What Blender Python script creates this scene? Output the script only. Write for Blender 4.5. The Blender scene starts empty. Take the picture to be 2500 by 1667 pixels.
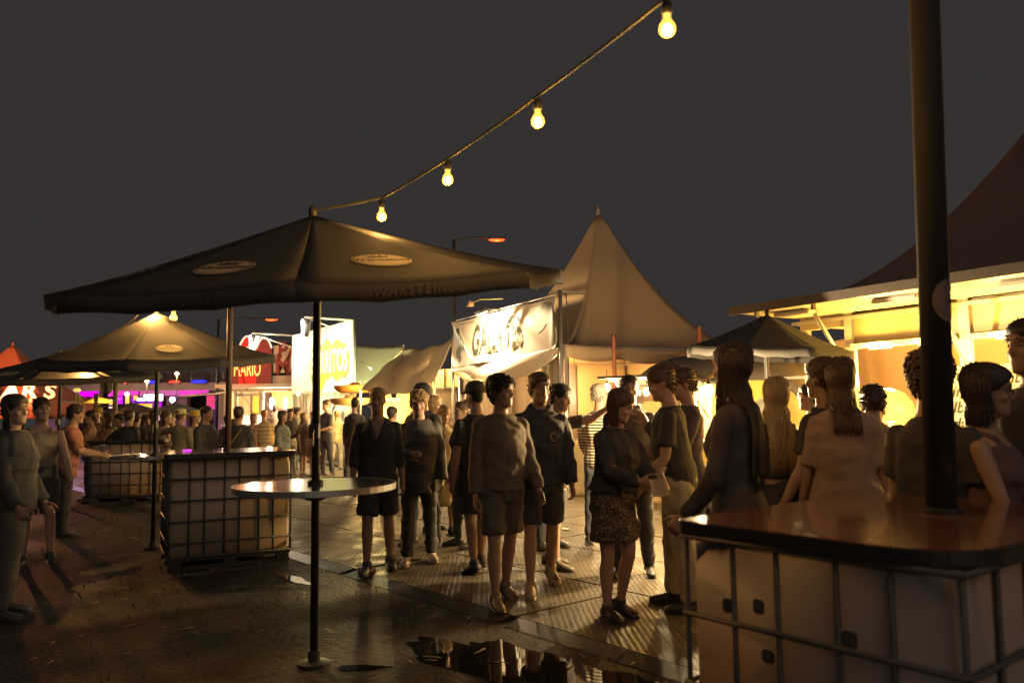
import bpy, math, random
import numpy as np
from mathutils import Vector, Matrix

rad = math.radians
PI = math.pi
rng = random.Random(7)
nr = np.random.RandomState(7)
sc = bpy.context.scene
col = sc.collection

# ------------------------------------------------------------------ camera
CAM_H, FOC = 1.57, 1944.0
cam_d = bpy.data.cameras.new("camera")
cam = bpy.data.objects.new("camera", cam_d)
col.objects.link(cam)
cam_d.sensor_width = 36.0
cam_d.lens = FOC / 2500.0 * 36.0
cam_d.clip_end = 600
cam_d.clip_start = 0.05
CAM_R = (Matrix.Rotation(rad(90 + 4.895), 3, 'X') @ Matrix.Rotation(rad(-0.7), 3, 'Z'))
cam.matrix_world = Matrix.Translation((0, 0, CAM_H)) @ CAM_R.to_4x4()
cam_d.dof.use_dof = True
cam_d.dof.focus_distance = 9.0
cam_d.dof.aperture_fstop = 2.0
sc.camera = cam

# ------------------------------------------------------------------ night sky, soft warm fill added from behind the camera, exposure
world = bpy.data.worlds.new("World")
sc.world = world
world.use_nodes = True
bg = world.node_tree.nodes["Background"]
bg.inputs[0].default_value = (1.06, .955, .94, 1)
bg.inputs[1].default_value = 0.032

sun_d = bpy.data.lights.new("night_fill", 'SUN')
sun_d.energy = 0.28
sun_d.angle = rad(70)
sun_d.color = (1.0, 0.78, 0.62)
sun = bpy.data.objects.new("night_fill", sun_d)
col.objects.link(sun)
sun.rotation_euler = (rad(62), 0, rad(28))

sc.view_settings.view_transform = 'Standard'
sc.view_settings.look = 'None'
sc.view_settings.exposure = 0.0
sc.view_settings.gamma = 1.0
sc.view_settings.use_curve_mapping = False
sc.render.engine = 'CYCLES'
cy = sc.cycles
cy.max_bounces = 6
cy.diffuse_bounces = 3
cy.glossy_bounces = 3
cy.transmission_bounces = 4
cy.transparent_max_bounces = 6
cy.sample_clamp_indirect = 2.0
cy.caustics_reflective = False
cy.caustics_refractive = False
cy.use_denoising = True

# ------------------------------------------------------------------ helpers
def ray(px, py):
    return CAM_R @ Vector(((px - 1250.0) / FOC, (833.5 - py) / FOC, -1.0))

def at(px, py, Y):
    r = ray(px, py)
    t = Y / r.y
    return Vector((r.x * t, Y, CAM_H + r.z * t))

def gd(px, py):
    r = ray(px, py)
    t = -CAM_H / r.z
    return Vector((r.x * t, r.y * t, 0))

def tag(o, label=None, cat=None, group=None, kind=None):
    if label: o["label"] = label
    if cat: o["category"] = cat
    if group: o["group"] = group
    if kind: o["kind"] = kind
    return o

def empty(name, loc=(0, 0, 0), rz=0.0):
    o = bpy.data.objects.new(name, None)
    col.objects.link(o)
    o.location = loc
    o.rotation_euler = (0, 0, rz)
    o.empty_display_size = 0.1
    return o

def link_mesh(name, me, mat=None, parent=None):
    o = bpy.data.objects.new(name, me)
    col.objects.link(o)
    if mat is not None:
        for m in (mat if isinstance(mat, (list, tuple)) else [mat]):
            me.materials.append(m)
    if parent is not None:
        o.parent = parent
    return o

class G:
    """collects verts and faces"""
    def __init__(s):
        s.v, s.f, s.m = [], [], []
        s.mi = 0
    def add(s, v, f):
        k = len(s.v)
        s.v += [tuple(map(float, p)) for p in v]
        s.f += [tuple(i + k for i in q) for q in f]
        s.m += [s.mi] * len(f)
        return s
    def box(s, c, d, rz=0.0, M=None):
        x, y, z = d[0] / 2, d[1] / 2, d[2] / 2
        vs = [Vector((a * x, b * y, e * z)) for a in (-1, 1) for b in (-1, 1) for e in (-1, 1)]
        R3 = M if M is not None else Matrix.Rotation(rz, 3, 'Z')
        vs = [R3 @ p + Vector(c) for p in vs]
        return s.add(vs, [(0, 1, 3, 2), (4, 6, 7, 5), (0, 4, 5, 1), (2, 3, 7, 6), (0, 2, 6, 4), (1, 5, 7, 3)])
    def bar(s, p, q, w, h=None, up=(0, 0, 1)):
        """box beam from p to q"""
        p, q = Vector(p), Vector(q)
        h = w if h is None else h
        t = (q - p)
        L = t.length
        t.normalize()
        u = Vector(up)
        if abs(t.dot(u)) > 0.98:
            u = Vector((1, 0, 0))
        x = t.cross(u).normalized()
        z = x.cross(t)
        M = Matrix((x, t, z)).transposed()
        return s.box((p + q) / 2, (w, L, h), M=M)
    def tube(s, path, r, n=8, caps=True, rnd=False):
        P = [np.array(p, float) for p in path]
        if not hasattr(r, '__len__'):
            r = [r] * len(P)
        r = list(r)
        if rnd:
            t0 = P[0] - P[1]; t0 = t0 / (np.linalg.norm(t0) + 1e-9)
            t1 = P[-1] - P[-2]; t1 = t1 / (np.linalg.norm(t1) + 1e-9)
            P = [P[0] + t0 * r[0] * .95, P[0] + t0 * r[0] * .6] + P + [P[-1] + t1 * r[-1] * .6, P[-1] + t1 * r[-1] * .95]
            r = [r[0] * .3, r[0] * .78] + r + [r[-1] * .78, r[-1] * .3]
        V, F = [], []
        N = len(P)
        ref = None
        for i in range(N):
            a = P[max(i - 1, 0)]; b = P[min(i + 1, N - 1)]
            t = b - a
            t = t / (np.linalg.norm(t) + 1e-9)
            if ref is None:
                ref = np.array([1., 0, 0]) if abs(t[0]) < .8 else np.array([0, 1., 0])
            x = ref - t * ref.dot(t)
            x /= np.linalg.norm(x) + 1e-9
            ref = x
            y = np.cross(t, x)
            for k in range(n):
                an = 2 * PI * k / n
                V.append(P[i] + r[i] * (math.cos(an) * x + math.sin(an) * y))
        for i in range(N - 1):
            for k in range(n):
                k2 = (k + 1) % n
                F.append((i * n + k, i * n + k2, (i + 1) * n + k2, (i + 1) * n + k))
        if caps:
            F.append(tuple(range(n - 1, -1, -1)))
            F.append(tuple((N - 1) * n + k for k in range(n)))
        return s.add(V, F)
    def loft(s, secs, n=14):
        """secs: (center, xaxis, yaxis) with scaled axes"""
        V, F = [], []
        for c, x, y in secs:
            c, x, y = np.array(c, float), np.array(x, float), np.array(y, float)
            for k in range(n):
                an = 2 * PI * k / n
                V.append(c + math.cos(an) * x + math.sin(an) * y)
        N = len(secs)
        for i in range(N - 1):
            for k in range(n):
                k2 = (k + 1) % n
                F.append((i * n + k, i * n + k2, (i + 1) * n + k2, (i + 1) * n + k))
        F.append(tuple(range(n - 1, -1, -1)))
        F.append(tuple((N - 1) * n + k for k in range(n)))
        return s.add(V, F)
    def ball(s, c, r, R3=None, n=10, m=7):
        c = np.array(c, float)
        r = (r, r, r) if not hasattr(r, '__len__') else r
        V, F = [], []
        for i in range(1, m):
            th = PI * i / m
            for k in range(n):
                an = 2 * PI * k / n
                V.append(np.array([r[0] * math.sin(th) * math.cos(an), r[1] * math.sin(th) * math.sin(an), r[2] * math.cos(th)]))
        V.append(np.array([0, 0, r[2]])); V.append(np.array([0, 0, -r[2]]))
        a, b = len(V) - 2, len(V) - 1
        for i in range(m - 2):
            for k in range(n):
                k2 = (k + 1) % n
                F.append((i * n + k, (i + 1) * n + k, (i + 1) * n + k2, i * n + k2))
        for k in range(n):
            k2 = (k + 1) % n
            F.append((a, k, k2))
            F.append((b, (m - 2) * n + k2, (m - 2) * n + k))
        if R3 is not None:
            R3 = np.array(R3)
            V = [R3 @ p for p in V]
        return s.add([p + c for p in V], F)
    def lathe(s, prof, c=(0, 0, 0), n=20, M=None):
        V, F = [], []
        for rr, z in prof:
            for k in range(n):
                an = 2 * PI * k / n
                p = Vector((rr * math.cos(an), rr * math.sin(an), z))
                if M is not None: p = M @ p
                V.append(p + Vector(c))
        N = len(prof)
        for i in range(N - 1):
            for k in range(n):
                k2 = (k + 1) % n
                F.append((i * n + k, i * n + k2, (i + 1) * n + k2, (i + 1) * n + k))
        F.append(tuple(range(n - 1, -1, -1)))
        F.append(tuple((N - 1) * n + k for k in range(n)))
        return s.add(V, F)
    def grid(s, fn, nu, nv):
        V = [fn(i / nu, j / nv) for j in range(nv + 1) for i in range(nu + 1)]
        F = [(j * (nu + 1) + i, j * (nu + 1) + i + 1, (j + 1) * (nu + 1) + i + 1, (j + 1) * (nu + 1) + i) for j in range(nv) for i in range(nu)]
        return s.add(V, F)
    def prism(s, pts, axis, depth):
        """pts: polygon in 3D (list of Vector), extruded by axis*depth"""
        n = len(pts)
        ax = Vector(axis) * depth
        V = [Vector(p) for p in pts] + [Vector(p) + ax for p in pts]
        F = [tuple(range(n)), tuple(range(2 * n - 1, n - 1, -1))] + [(i, i + n, (i + 1) % n + n, (i + 1) % n) for i in range(n)]
        return s.add(V, F)
    def obj(s, name, mat=None, parent=None, smooth=False, bevel=0):
        me = bpy.data.meshes.new(name)
        me.from_pydata(s.v, [], s.f)
        if any(s.m):
            me.polygons.foreach_set("material_index", s.m)
        import bmesh
        bm = bmesh.new(); bm.from_mesh(me)
        bmesh.ops.recalc_face_normals(bm, faces=bm.faces)
        if bevel:
            ed = [e for e in bm.edges if len(e.link_faces) == 2 and e.calc_face_angle(0) > 0.6]
            bmesh.ops.bevel(bm, geom=ed, offset=bevel, segments=2, affect='EDGES', clamp_overlap=True)
        bm.to_mesh(me); bm.free()
        if smooth:
            me.polygons.foreach_set("use_smooth", [True] * len(me.polygons))
        me.update()
        return link_mesh(name, me, mat, parent)

def thin(o, t=0.004, off=0.0):
    m = o.modifiers.new("solidify", 'SOLIDIFY'); m.thickness = t; m.offset = off
    return o

def text_mesh(s, size=1.0, bold=0.0, xs=1.0, extrude=0.0, shear=0.0, spacing=1.0):
    cu = bpy.data.curves.new("t", 'FONT')
    cu.body = s; cu.size = size; cu.offset = bold; cu.extrude = extrude
    cu.align_x = 'CENTER'; cu.align_y = 'CENTER'; cu.shear = shear; cu.space_character = spacing
    cu.resolution_u = 3
    o = bpy.data.objects.new("t", cu)
    col.objects.link(o)
    dg = bpy.context.evaluated_depsgraph_get()
    me = bpy.data.meshes.new_from_object(o.evaluated_get(dg))
    bpy.data.objects.remove(o); bpy.data.curves.remove(cu)
    co = np.empty(len(me.vertices) * 3, np.float32); me.vertices.foreach_get("co", co)
    co = co.reshape(-1, 3); co[:, 0] *= xs
    me.vertices.foreach_set("co", co.ravel())
    me.materials.clear()
    return me

def text_obj(name, s, M, mat, parent=None, **k):
    """M maps text plane (x right, y up, z out) to the parent's space"""
    me = text_mesh(s, **k)
    me.transform(M)
    return link_mesh(name, me, mat, parent)

def frame(origin, xdir, normal):
    """matrix with x along xdir, z along normal, y up-ish"""
    x = Vector(xdir).normalized(); z = Vector(normal).normalized()
    y = z.cross(x).normalized(); x = y.cross(z)
    M = Matrix((x, y, z)).transposed().to_4x4()
    M.translation = Vector(origin)
    return M

# ------------------------------------------------------------------ materials
_mats = {}
def mat(name, color, rough=0.6, noise=0.0, nscale=8.0, bump=0.0, bscale=60.0, metal=0.0, trans=0.0, spec=0.5, stretch=(1, 1, 1), coat=0.0):
    if name in _mats: return _mats[name]
    m = bpy.data.materials.new(name); _mats[name] = m
    m.use_nodes = True
    nt = m.node_tree; N = nt.nodes; L = nt.links
    b = N["Principled BSDF"]
    b.inputs["Roughness"].default_value = rough
    b.inputs["Metallic"].default_value = metal
    b.inputs["Specular IOR Level"].default_value = spec
    b.inputs["Coat Weight"].default_value = coat
    c = (*color, 1)
    b.inputs["Base Color"].default_value = c
    if noise or bump:
        tc = N.new("ShaderNodeTexCoord"); mp = N.new("ShaderNodeMapping")
        mp.inputs["Scale"].default_value = stretch
        L.new(tc.outputs["Object"], mp.inputs[0])
    if noise:
        n = N.new("ShaderNodeTexNoise"); n.inputs["Scale"].default_value = nscale; n.inputs["Detail"].default_value = 5
        L.new(mp.outputs[0], n.inputs["Vector"])
        mx = N.new("ShaderNodeMix"); mx.data_type = 'RGBA'
        mx.inputs["A"].default_value = tuple(max(0, x * (1 - noise)) for x in color) + (1,)
        mx.inputs["B"].default_value = tuple(min(1, x * (1 + noise)) for x in color) + (1,)
        L.new(n.outputs["Fac"], mx.inputs["Factor"])
        L.new(mx.outputs["Result"], b.inputs["Base Color"])
    if bump:
        n2 = N.new("ShaderNodeTexNoise"); n2.inputs["Scale"].default_value = bscale; n2.inputs["Detail"].default_value = 4
        L.new(mp.outputs[0], n2.inputs["Vector"])
        bp = N.new("ShaderNodeBump"); bp.inputs["Strength"].default_value = bump; bp.inputs["Distance"].default_value = 0.01
        L.new(n2.outputs["Fac"], bp.inputs["Height"]); L.new(bp.outputs[0], b.inputs["Normal"])
    if trans:
        t = N.new("ShaderNodeBsdfTranslucent"); t.inputs[0].default_value = c
        ms = N.new("ShaderNodeMixShader"); ms.inputs[0].default_value = trans
        out = N["Material Output"]
        L.new(b.outputs[0], ms.inputs[1]); L.new(t.outputs[0], ms.inputs[2]); L.new(ms.outputs[0], out.inputs[0])
    return m

def emit(name, color, strength):
    if name in _mats: return _mats[name]
    m = bpy.data.materials.new(name); _mats[name] = m
    m.use_nodes = True
    b = m.node_tree.nodes["Principled BSDF"]
    b.inputs["Base Color"].default_value = (*[min(.8, x) for x in color], 1)
    b.inputs["Emission Color"].default_value = (*color, 1)
    b.inputs["Emission Strength"].default_value = strength
    return m

def lamp(kind, loc, power, color, parent=None, size=0.05, to=None, spot=120, name="lamp_light"):
    d = bpy.data.lights.new(name, kind)
    d.energy = power * 4.0; d.color = color
    if kind == 'AREA':
        d.shape = 'RECTANGLE'
        d.size, d.size_y = (size if hasattr(size, '__len__') else (size, size))
    else:
        d.shadow_soft_size = size
    if kind == 'SPOT':
        d.spot_size = rad(spot); d.spot_blend = 0.8
    o = bpy.data.objects.new(name, d)
    col.objects.link(o)
    if parent is not None: o.parent = parent
    o.location = loc
    if to is not None:
        o.rotation_euler = (Vector(to) - Vector(loc)).to_track_quat('-Z', 'Y').to_euler()
    return o

M_BLACK = mat("black_metal", (.03, .028, .027), .55, .3, 20)
M_DARKSTEEL = mat("dark_steel", (.09, .08, .075), .45, .3, 30, metal=.2)
M_GALV = mat("galvanised_steel", (.35, .33, .30), .42, .25, 25, metal=.8)
M_ALU = mat("aluminium_tube", (.55, .54, .52), .35, .15, 20, metal=.85)
M_CANOPY = mat("black_canopy_fabric", (.055, .053, .052), .85, .15, 3, .15, 90, trans=.35)
M_CANOPY2 = mat("opaque_black_canopy", (.05, .047, .046), .85, .2, 3, .15, 90)
M_VALANCE = mat("black_valance_fabric", (.09, .084, .08), .85, .2, 5, .1, 90, trans=.4)
M_LOGO = mat("cream_print", (.52, .42, .26), .7, .15, 20, trans=.25)
M_INK = mat("dark_print", (.035, .032, .03), .7)
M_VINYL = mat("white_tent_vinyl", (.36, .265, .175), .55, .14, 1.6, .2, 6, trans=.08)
M_VINYL2 = mat("grey_tent_vinyl", (.36, .34, .27), .6, .12, 2.5, .12, 12, trans=.25)
M_BANNER = mat("banner_vinyl", (.66, .60, .53), .32, .06, 3, .04, 20, trans=.25)
M_WHITEPAINT = mat("white_paint", (.74, .72, .66), .4, .06, 4)
M_TANK = mat("milky_plastic_tank", (.68, .53, .37), .45, .1, 3, .04, 15)
M_TOP = mat("brown_board", (.20, .085, .052), .20, .5, 7, .08, 14, stretch=(1, 4, 1), coat=.8)
M_TABLE = mat("dark_laminate", (.06, .055, .05), .13, .2, 10, .015, 40)
M_WOOD = mat("dark_wood_board", (.11, .065, .04), .6, .35, 9, .2, 30, stretch=(1, 1, .15))
M_CREAM = mat("cream_wall", (.70, .62, .48), .55, .08, 3)
M_RUBBER = mat("black_rubber", (.04, .038, .036), .35, .3, 20, .2, 40)
# ------------------------------------------------------------------ ground, trackway, puddles
T_DIR = Vector((.64, -.768, 0)).normalized()      # along the trackway edge, towards the camera side
N_DIR = Vector((.768, .64, 0)).normalized()       # across the trackway
EDGE0 = Vector((0, 6.1, 0))

def ground_material():
    m = bpy.data.materials.new("wet_earth"); m.use_nodes = True
    nt = m.node_tree; N = nt.nodes; L = nt.links; b = N["Principled BSDF"]; b.inputs["Specular IOR Level"].default_value = .12
    tc = N.new("ShaderNodeTexCoord")
    n1 = N.new("ShaderNodeTexNoise"); n1.inputs["Scale"].default_value = .6; n1.inputs["Detail"].default_value = 6
    n2 = N.new("ShaderNodeTexNoise"); n2.inputs["Scale"].default_value = 22; n2.inputs["Detail"].default_value = 6
    for n in (n1, n2): L.new(tc.outputs["Object"], n.inputs["Vector"])
    r = N.new("ShaderNodeValToRGB")
    r.color_ramp.elements[0].position = .35; r.color_ramp.elements[0].color = (.04, .036, .032, 1)
    r.color_ramp.elements[1].position = .7; r.color_ramp.elements[1].color = (.075, .068, .06, 1)
    L.new(n2.outputs["Fac"], r.inputs[0]); L.new(r.outputs[0], b.inputs["Base Color"])
    rr = N.new("ShaderNodeMapRange"); rr.inputs[1].default_value = .42; rr.inputs[2].default_value = .6
    rr.inputs[3].default_value = .6; rr.inputs[4].default_value = .92
    L.new(n1.outputs["Fac"], rr.inputs[0]); L.new(rr.outputs[0], b.inputs["Roughness"])
    bp = N.new("ShaderNodeBump"); bp.inputs["Strength"].default_value = .7; bp.inputs["Distance"].default_value = .02
    L.new(n2.outputs["Fac"], bp.inputs["Height"]); L.new(bp.outputs[0], b.inputs["Normal"])
    return m

def track_material():
    m = bpy.data.materials.new("ribbed_trackway_plate"); m.use_nodes = True
    nt = m.node_tree; N = nt.nodes; L = nt.links; b = N["Principled BSDF"]; b.inputs["Specular IOR Level"].default_value = .2
    tc = N.new("ShaderNodeTexCoord")
    mp = N.new("ShaderNodeMapping"); mp.inputs["Rotation"].default_value = (0, 0, rad(38))
    L.new(tc.outputs["Object"], mp.inputs[0])
    w = N.new("ShaderNodeTexWave"); w.inputs["Scale"].default_value = 19.0; w.inputs["Distortion"].default_value = .6; w.inputs["Detail"].default_value = 2
    w.inputs["Detail Scale"].default_value = 1.5
    w2 = N.new("ShaderNodeTexWave"); w2.bands_direction = 'Y'; w2.inputs["Scale"].default_value = 7.0; w2.inputs["Distortion"].default_value = 2; w2.inputs["Detail"].default_value = 2
    for q in (w, w2): L.new(mp.outputs[0], q.inputs["Vector"])
    n2 = N.new("ShaderNodeTexNoise"); n2.inputs["Scale"].default_value = 3.5; n2.inputs["Detail"].default_value = 8
    L.new(tc.outputs["Object"], n2.inputs["Vector"])
    r = N.new("ShaderNodeValToRGB")
    r.color_ramp.elements[0].position = .3; r.color_ramp.elements[0].color = (.055, .046, .036, 1)
    r.color_ramp.elements[1].position = .72; r.color_ramp.elements[1].color = (.14, .115, .08, 1)
    L.new(n2.outputs["Fac"], r.inputs[0]); L.new(r.outputs[0], b.inputs["Base Color"])
    rr = N.new("ShaderNodeMapRange"); rr.inputs[1].default_value = .35; rr.inputs[2].default_value = .65
    rr.inputs[3].default_value = .36; rr.inputs[4].default_value = .75
    L.new(n2.outputs["Fac"], rr.inputs[0]); L.new(rr.outputs[0], b.inputs["Roughness"])
    mu = N.new("ShaderNodeMath"); mu.operation = 'MULTIPLY'
    L.new(w.outputs["Fac"], mu.inputs[0]); L.new(w2.outputs["Fac"], mu.inputs[1])
    bp = N.new("ShaderNodeBump"); bp.inputs["Strength"].default_value = .30; bp.inputs["Distance"].default_value = .02
    L.new(mu.outputs[0], bp.inputs["Height"]); L.new(bp.outputs[0], b.inputs["Normal"])
    return m

g = G()
def gz(u, v):
    x, y = -60 + 120 * u, -8 + 110 * v
    return (x, y, 0)
g.grid(gz, 24, 22)
ground = tag(g.obj("ground", ground_material()), "dark wet earth of the festival field", "ground", kind="structure")

# trackway of heavy plates, one object per plate
M_TRACK = track_material()
track = tag(empty("trackway", EDGE0), "ribbed plate walkway laid over the wet ground", "walkway", kind="structure")
PL, PW = 2.44, 1.22
gp = G(); gp.box((0, 0, 0), (PL - .012, PW - .012, .03))
plate0 = gp.obj("trackway_plate", M_TRACK, track, bevel=.006)
arot = math.atan2(T_DIR.y, T_DIR.x)
first = True
for j in range(8):
    for i in range(-9, 3):
        c = T_DIR * ((i + .5 + (.5 if j % 2 else 0)) * PL) + N_DIR * ((j + .5) * PW)
        o = plate0 if first else bpy.data.objects.new("trackway_plate", plate0.data)
        if not first:
            col.objects.link(o); o.parent = track
        first = False
        o.location = (c.x, c.y, .018 + rng.uniform(-.003, .003))
        o.rotation_euler = (rng.uniform(-.003, .003), rng.uniform(-.003, .003), arot + rng.choice((0, PI)))
g = G()
for i in range(-9, 3):
    a = T_DIR * ((i + .02) * PL); b = T_DIR * ((i + .98) * PL)
    pts = [a, a - N_DIR * .16 + Vector((0, 0, .004)), a + Vector((0, 0, .034))]
    g.prism(pts, (b - a).normalized(), (b - a).length)
g.obj("ramp_edge", M_RUBBER, track)

# puddles
M_WATER = bpy.data.materials.new("puddle_water"); M_WATER.use_nodes = True
_b = M_WATER.node_tree.nodes["Principled BSDF"]
_b.inputs["Base Color"].default_value = (.012, .011, .010, 1); _b.inputs["Roughness"].default_value = .02
_b.inputs["Specular IOR Level"].default_value = .9
_n = M_WATER.node_tree.nodes.new("ShaderNodeTexNoise"); _n.inputs["Scale"].default_value = 5
_bp = M_WATER.node_tree.nodes.new("ShaderNodeBump"); _bp.inputs["Strength"].default_value = .05; _bp.inputs["Distance"].default_value = .01
M_WATER.node_tree.links.new(_n.outputs["Fac"], _bp.inputs["Height"]); M_WATER.node_tree.links.new(_bp.outputs[0], _b.inputs["Normal"])

def puddle(c, rx, ry, rz, label, seed):
    r = random.Random(seed)
    ph = [r.uniform(0, 6.28) for _ in range(6)]
    pts = []
    for k in range(160):
        a = 2 * PI * k / 160
        q = 1 + .16 * math.sin(2 * a + ph[0]) + .12 * math.sin(3 * a + ph[1]) + .10 * math.sin(5 * a + ph[2]) + .07 * math.sin(9 * a + ph[3]) + .05 * math.sin(17 * a + ph[4]) + .03 * math.sin(29 * a + ph[5])
        pts.append(Matrix.Rotation(rz, 3, 'Z') @ Vector((rx * q * math.cos(a), ry * q * math.sin(a), 0)))
    g = G(); g.add(pts, [tuple(range(160))])
    o = g.obj("puddle", M_WATER)
    o.location = (c[0], c[1], .005)
    return tag(o, label, "puddle", kind="structure")
puddle((.20, 4.78), .98, .42, -.87, "black puddle mirroring the lit banner beside the walkway edge", 3)
puddle((-1.30, 4.62), .26, .07, .1, "small puddle at the foot of the round table's pole", 5)
puddle((-2.1, 7.7), .34, .07, -.8, "narrow puddle beside the caged tank bar", 9)

for k_, (x_, y_, rx_, ry_) in enumerate(((-.62, 4.55, .20, .07), (-.95, 5.05, .16, .05), (.75, 4.05, .3, .1))):
    puddle((x_, y_), rx_, ry_, -.4 + .3 * k_, ["thin strip of water left of the black puddle", "little patch of water towards the round table's pole", "long sliver of water between puddle and near tank bar"][k_], 21 + k_)
# grass and debris in the dark foreground
gv, gf = [], []
for _ in range(5200):
    x = rng.uniform(-9, 1.4); y = rng.uniform(3.2, 15)
    p = Vector((x, y, 0))
    if (p - EDGE0).dot(N_DIR) > -.18: continue
    cl = math.sin(x * 1.9 + 1.3 * math.sin(y * 1.1)) + math.sin(y * 2.3 + x)
    if cl < rng.uniform(-.6, 1.6): continue
    a = rng.uniform(0, 2 * PI); h = rng.uniform(.02, .075); w = rng.uniform(.003, .006)
    dx, dy = math.cos(a), math.sin(a)
    k = len(gv)
    ln = rng.uniform(.2, .9) * h
    b2 = rng.uniform(0, 2 * PI)
    gv += [(x - dx * w, y - dy * w, 0), (x + dx * w, y + dy * w, 0), (x + math.cos(b2) * ln * .4 + dx * w * .6, y + math.sin(b2) * ln * .4 + dy * w * .6, h * .6), (x + math.cos(b2) * ln, y + math.sin(b2) * ln, h)]
    gf += [(k, k + 1, k + 2), (k, k + 2, k + 3)]
g = G(); g.add(gv, gf)
tag(g.obj("grass", mat("trampled_grass", (.07, .075, .04), .7, .4, 9)), "sparse trampled grass on the dark ground", "grass", kind="stuff")
gv, gf = [], []
for _ in range(260):
    x = rng.uniform(-6, 1); y = rng.uniform(3.6, 11)
    p = Vector((x, y, 0))
    if (p - EDGE0).dot(N_DIR) > -.15: continue
    a = rng.uniform(0, 2 * PI); L_ = rng.uniform(.02, .07); w = rng.uniform(.003, .009)
    dx, dy = math.cos(a) * L_, math.sin(a) * L_
    nx, ny = -math.sin(a) * w, math.cos(a) * w
    z = rng.uniform(.006, .02); k = len(gv)
    gv += [(x - dx - nx, y - dy - ny, z), (x + dx - nx, y + dy - ny, z * .6), (x + dx + nx, y + dy + ny, z), (x - dx + nx, y - dy + ny, z * .7)]
    gf += [(k, k + 1, k + 2, k + 3)]
g = G(); g.add(gv, gf)
tag(g.obj("debris", mat("straw_litter", (.30, .25, .15), .6, .4, 12)), "scraps of straw and paper strewn on the ground", "litter", kind="stuff")

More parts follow.
